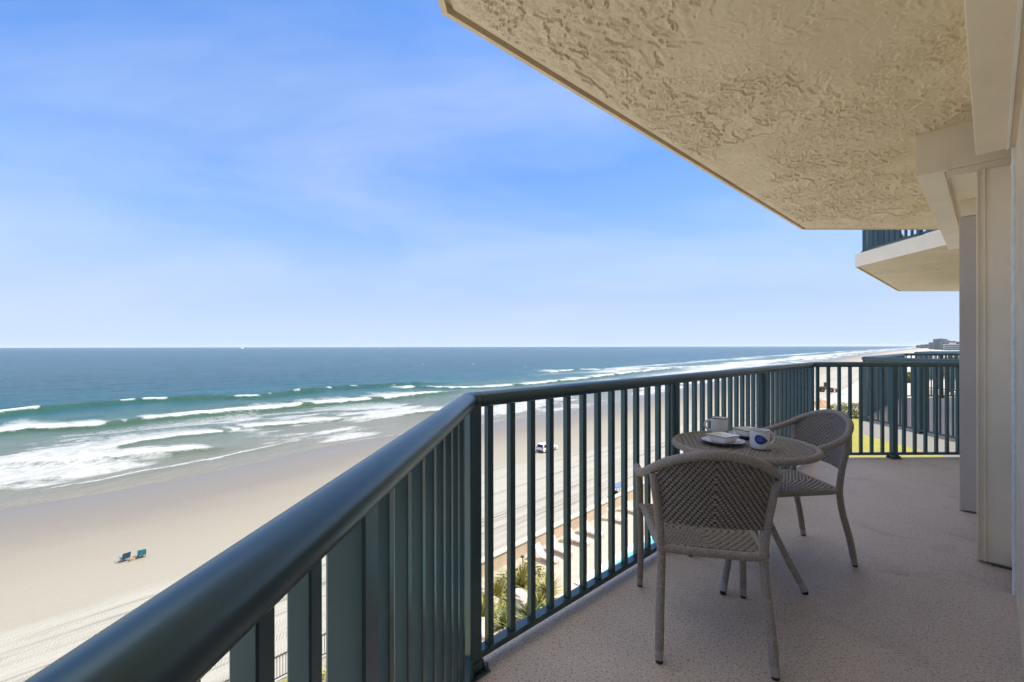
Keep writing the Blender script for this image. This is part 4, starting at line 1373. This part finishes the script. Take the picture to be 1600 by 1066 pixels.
# wheel loader working far along the beach, and the heap in front of it
x, y = ground(1292, 613)
ld = empty("wheel_loader", (x, y, ZB + 0.05), R(-25)); tag(ld, "rust brown wheel loader working on the far sand beyond the railing", "loader")
rust = pmat("rust_paint", (0.30, 0.14, 0.06), 0.7, var=0.2); 
m = MB(); m.box((-1.2, 0, 1.35), (2.4, 1.5, 1.0), bev=0.12); m.box((0.9, 0, 1.1), (1.4, 0.9, 0.6), bev=0.08); m.build("body", rust, ld)
cb = MB(); cb.box((-0.2, 0, 2.45), (1.3, 1.3, 1.5), bev=0.1); cbo = cb.build("cab", M["car_glass"], ld)
m = MB(); m.box((-0.2, 0, 3.24), (1.5, 1.5, 0.10), bev=0.03); m.build("roof", rust, cbo)
for sy in (-1, 1):
    m = MB(); m.tube([(0.8, sy * 0.5, 1.5), (2.0, sy * 0.5, 1.3), (2.9, sy * 0.5, 0.6)], 0.11, 8); m.build("arm", rust, ld)
    for wx in (-1.5, 1.0):
        m = MB(); m.tube([(wx, sy * 0.75, 0.75), (wx, sy * 1.25, 0.75)], 0.75, 20); wo = m.build("wheel", M["rubber"], ld)
        m = MB(); m.tube([(wx, sy * 1.2, 0.75), (wx, sy * 1.27, 0.75)], 0.36, 14); m.build("rim", rust, wo)
m = MB(); m.sweep([(3.0, -1.3, 0.6), (3.0, 1.3, 0.6)], [(-0.4, -0.5), (0.6, -0.5), (0.6, -0.44), (-0.3, -0.42), (-0.42, 0.1), (-0.2, 0.6), (-0.3, 0.62), (-0.55, 0.1)], smooth=False); m.build("bucket", rust, ld)
def heap(name, px, py, rx, ry, hh_, mat, label, seed):
    x, y = ground(px, py)
    a = np.linspace(-1, 1, 50); X_, Y_ = np.meshgrid(a, a); q = np.sqrt(X_ ** 2 + Y_ ** 2)
    Zq = hh_ * np.clip(1 - q, 0, 1) ** 0.8 * (0.6 + 0.8 * fbm(X_ * 3 + seed, Y_ * 3, 4)) - 0.05
    o = grid_mesh(name, np.stack([X_ * rx, Y_ * ry, Zq], -1), mat, None, mask=q < 1.02)
    o.location = (x, y, ZB + 0.05); tag(o, label, name.replace("_", " "))
heap("earth_heap", 1280, 641, 4.5, 3.0, 2.6, pmat("orange_earth", (0.36, 0.21, 0.12), 0.9, var=0.3, vscale=1.5, bump=0.6, bscale=4, bdist=0.1), "heap of orange earth on the sand nearer than the rust brown loader", 3)
heap("seaweed_pile", 1318, 620, 2.2, 1.6, 0.9, pmat("dry_weed", (0.16, 0.13, 0.09), 0.9, var=0.3, vscale=2), "low dark pile of seaweed on the sand right of the loader", 8)
# maroon beach cart behind the sea wall
x, y = ground(968, 787)
ct = empty("beach_cart", (x, y, ZB + 0.05), rz_s - R(20)); tag(ct, "maroon beach buggy with a blue canopy parked against the sea wall", "buggy")
mar = pmat("maroon_paint", (0.16, 0.02, 0.05), 0.35, var=0.1)
m = MB(); m.box((0, 0, 0.55), (2.2, 1.1, 0.40), bev=0.1); m.box((0.75, 0, 0.80), (0.6, 1.0, 0.25), bev=0.08); m.build("body", mar, ct)
for sx in (-0.75, 0.75):
    for sy in (-1, 1):
        m = MB(); m.tube([(sx, sy * 0.42, 0.28), (sx, sy * 0.64, 0.28)], 0.28, 16); m.build("wheel", M["rubber"], ct)
m = MB()
for sx in (-0.8, 0.35):
    for sy in (-1, 1): m.tube([(sx, sy * 0.5, 0.7), (sx, sy * 0.5, 1.75)], 0.025, 6)
m.build("canopy_frame", dm, ct)
m = MB(); m.box((-0.2, 0, 1.78), (1.5, 1.15, 0.06), bev=0.02); m.build("canopy", pmat("blue_canopy", (0.10, 0.16, 0.30), 0.6, var=0.1), ct)
m = MB(); m.box((-0.35, 0, 0.85), (0.5, 0.95, 0.16), bev=0.05); m.box((-0.62, 0, 1.1), (0.12, 0.95, 0.5), bev=0.05); m.build("seat", M["rubber"], ct)

# ------------------------------------------------------------------ hedge, bushes, parked cars, far towers
def leafy(name, loc, size, nleaf, mat, label, cat, seed, group=None, leaf=0.22, trunk=False):
    rr_ = random.Random(seed)
    root = empty(name, loc); tag(root, label, cat, group)
    m = MB()
    for k in range(nleaf):
        u_ = V(rr_.gauss(0, 1), rr_.gauss(0, 1), rr_.gauss(0, 1)).normalized() * (rr_.random() ** 0.28)
        p = V(max(-1, min(1, u_.x * 1.35)), max(-1, min(1, u_.y * 1.35)), max(-1, min(1, u_.z * 1.3)))
        f = 0.82 + 0.30 * float(vnoise(np.array([p.x * 3 + seed]), np.array([p.y * 3 + p.z * 2.3]))[0])
        c = V(p.x * size[0] / 2 * f, p.y * size[1] / 2 * f, size[2] * (0.5 + 0.5 * p.z * f))
        a_ = V(rr_.gauss(0, 1), rr_.gauss(0, 1), rr_.gauss(0, 1)).normalized(); b_ = a_.cross(V(rr_.gauss(0, 1), rr_.gauss(0, 1), rr_.gauss(0, 1))).normalized()
        L_ = leaf * rr_.uniform(0.6, 1.2)
        m.add([c - a_ * L_, c + b_ * L_ * 0.5, c + a_ * L_, c - b_ * L_ * 0.5], [(0, 1, 2, 3)])
    m.build("foliage", mat, root)
    m = MB()
    for k in range(5):
        bx, by = rr_.uniform(-.3, .3) * size[0], rr_.uniform(-.3, .3) * size[1]
        m.tube([(bx, by, 0), (bx * 1.1, by * 1.1, size[2] * 0.6)], [0.06, 0.03], 6)
    m.build("stems", M["stem"], root)
    return root
M["stem"] = pmat("brown_stem", (0.10, 0.07, 0.05), 0.9, var=0.2)
M["hedge"] = leafmat("hedge_leaf", (0.11, 0.14, 0.02), (0.26, 0.26, 0.04))
x, y = ground(1338, 655, DD)
hd = leafy("hedge", (x + 5.5, y + 1.0, ZD), (17, 2.6, 2.9), 9000, M["hedge"], "clipped yellow green hedge at the far edge of the sunny lawn", "hedge", 5, leaf=0.16)
hd.rotation_euler = (0, 0, R(-8))
for i, (px, py, sx, h, lab) in enumerate([(1424, 598, 6, 4, "rounded green bush left of the parked cars, beyond the second balcony"), (1452, 592, 9, 5, "wide green bush among the parked cars, beyond the second balcony"), (1478, 588, 7, 6, "taller green bush right of the parked cars, beyond the second balcony"), (1490, 575, 10, 7, "big green bush farthest behind the parked cars")]):
    x, y = ground(px, py, DD)
    leafy("bush", (x, y, ZD), (sx, sx * 0.8, h), 2200, M["hedge"], lab, "bush", 60 + i, "bushes by the car park", 0.4)
for i, (px, py, c, lab) in enumerate([(1432, 585, (0.6, 0.6, 0.6), "white car left of the wide bush in the far car park"), (1466, 583, (0.05, 0.12, 0.35), "blue car between the bushes in the far car park"), (1484, 580, (0.5, 0.52, 0.55), "silver car behind the taller bush in the far car park"), (1447, 577, (0.30, 0.03, 0.03), "red car farthest back in the far car park")]):
    x, y = ground(px, py, DD)
    make_car(lab, x, y, R(100 + 10 * i), c, "cars in the far car park", z=ZD)

def tower(label, x, y, wx, wy, h, c, rz=0.0, floors=None, name="apartment_tower"):
    root = empty(name, (x, y, ZD - 0.02), rz); tag(root, label, "building", "buildings far along the coast")
    floors = floors or max(3, int(h / 3.1))
    wm = M.setdefault("tower_%s" % (c,), pmat("tower_render", c, 0.85, var=0.06, vscale=0.05))
    m = MB(); m.box((0, 0, h / 2), (wx, wy, h)); m.build("wall", wm, root)
    fh = h / floors
    m = MB()
    for k in range(floors):
        m.box((0, 0, k * fh + fh * 0.58), (wx + 0.12, wy * 0.90, fh * 0.46)); m.box((0, 0, k * fh + fh * 0.58), (wx * 0.90, wy + 0.12, fh * 0.46))
    m.build("window_bands", M["tower_glass"], root)
    m = MB()
    for k in range(floors):
        m.box((0, 0, k * fh + fh * 0.12), (wx + 2.2, wy * 0.94, 0.25)); m.box((0, 0, k * fh + fh * 0.12), (wx * 0.94, wy + 2.2, 0.25))
    m.build("balcony_slabs", wm, root)
    m = MB(); m.box((0, 0, h + 0.5), (wx + 1.0, wy + 1.0, 1.0)); m.box((wx * 0.1, 0, h + 2.2), (wx * 0.35, wy * 0.4, 2.6)); m.build("roof", wm, root)
M["tower_glass"] = pmat("tower_glass", (0.10, 0.13, 0.16), 0.2, var=0.2, vscale=0.3)
def far(px, Yd): return ((px - 800) / FPX * Yd, Yd)
TL = [(1537, 430, 20, 30, 36, (0.50, 0.46, 0.40), "tall beige apartment tower at the pilaster's edge, nearest of the far buildings"),
      (1461, 1900, 24, 40, 28, (0.36, 0.36, 0.37), "low grey block left of the highest far building"),
      (1469, 1750, 36, 40, 40, (0.34, 0.38, 0.38), "grey green block, highest of the far buildings"),
      (1480, 1500, 30, 30, 30, (0.42, 0.36, 0.33), "pinkish brown block right of the grey green block"),
      (1489, 1250, 24, 30, 25, (0.40, 0.35, 0.32), "brown block behind the white low building"),
      (1488, 700, 10, 20, 16, (0.62, 0.61, 0.58), "white low building in front of the brown blocks"),
      (1449, 2600, 60, 60, 21, (0.38, 0.37, 0.36), "long low building at the left end of the far buildings"),
      (1440, 3300, 90, 60, 18, (0.42, 0.38, 0.35), "faint low building where the beach meets the horizon")]
for (px, Yd, a, b, h, c, lab) in TL:
    x, y = far(px, Yd); tower(lab, x, y, a, b, h, c, rz_s)

# boats on the horizon
def boat(label, px, Yd, L_):
    x, y = far(px, Yd)
    root = empty("boat", (x, y, ZB), R(8)); tag(root, label, "boat", "boats on the horizon")
    wm = M.setdefault("boat_white", pmat("boat_white", (0.75, 0.75, 0.74), 0.5, var=0.04))
    k = L_ / 20
    m = MB(); m.sweep([(-10 * k, 0, 0.8 * k), (4 * k, 0, 0.9 * k), (10 * k, 0, 1.6 * k)], [(-2.6 * k, 0.9 * k), (-1.8 * k, -1.3 * k), (1.8 * k, -1.3 * k), (2.6 * k, 0.9 * k)], smooth=False, scale=[0.9, 1.0, 0.15]); m.build("hull", wm, root)
    m = MB(); m.box((-2 * k, 0, 3.2 * k), (7 * k, 3.4 * k, 3.2 * k), bev=0.3 * k); m.box((-1 * k, 0, 5.4 * k), (3.5 * k, 2.8 * k, 1.6 * k), bev=0.2 * k); m.build("cabin", wm, root)
    m = MB(); m.tube([(-4 * k, 0, 4 * k), (-4 * k, 0, 10 * k)], 0.12 * k, 6); m.build("mast", wm, root)
boat("white boat on the horizon, left and larger of the two", 379, 2600, 40)
boat("white boat on the horizon, right and smaller of the two", 594, 3300, 26)

# ------------------------------------------------------------------ sea air: one even box of haze round everything
hzb = MB(); hzb.box((0, 8250, (ZB - 1 + 60) / 2), (50000, 19500, 60 - ZB + 1))
hm_ = bpy.data.materials.new("haze_air"); hm_.use_nodes = True
hn = hm_.node_tree.nodes; hn.clear()
ho = hn.new("ShaderNodeOutputMaterial"); hv = hn.new("ShaderNodeVolumePrincipled")
hv.inputs["Color"].default_value = (0.88, 0.93, 1.0, 1); hv.inputs["Density"].default_value = 0.000014; hv.inputs["Anisotropy"].default_value = 0.1
hm_.node_tree.links.new(hv.outputs[0], ho.inputs["Volume"])
tag(hzb.build("haze", hm_), kind="stuff")
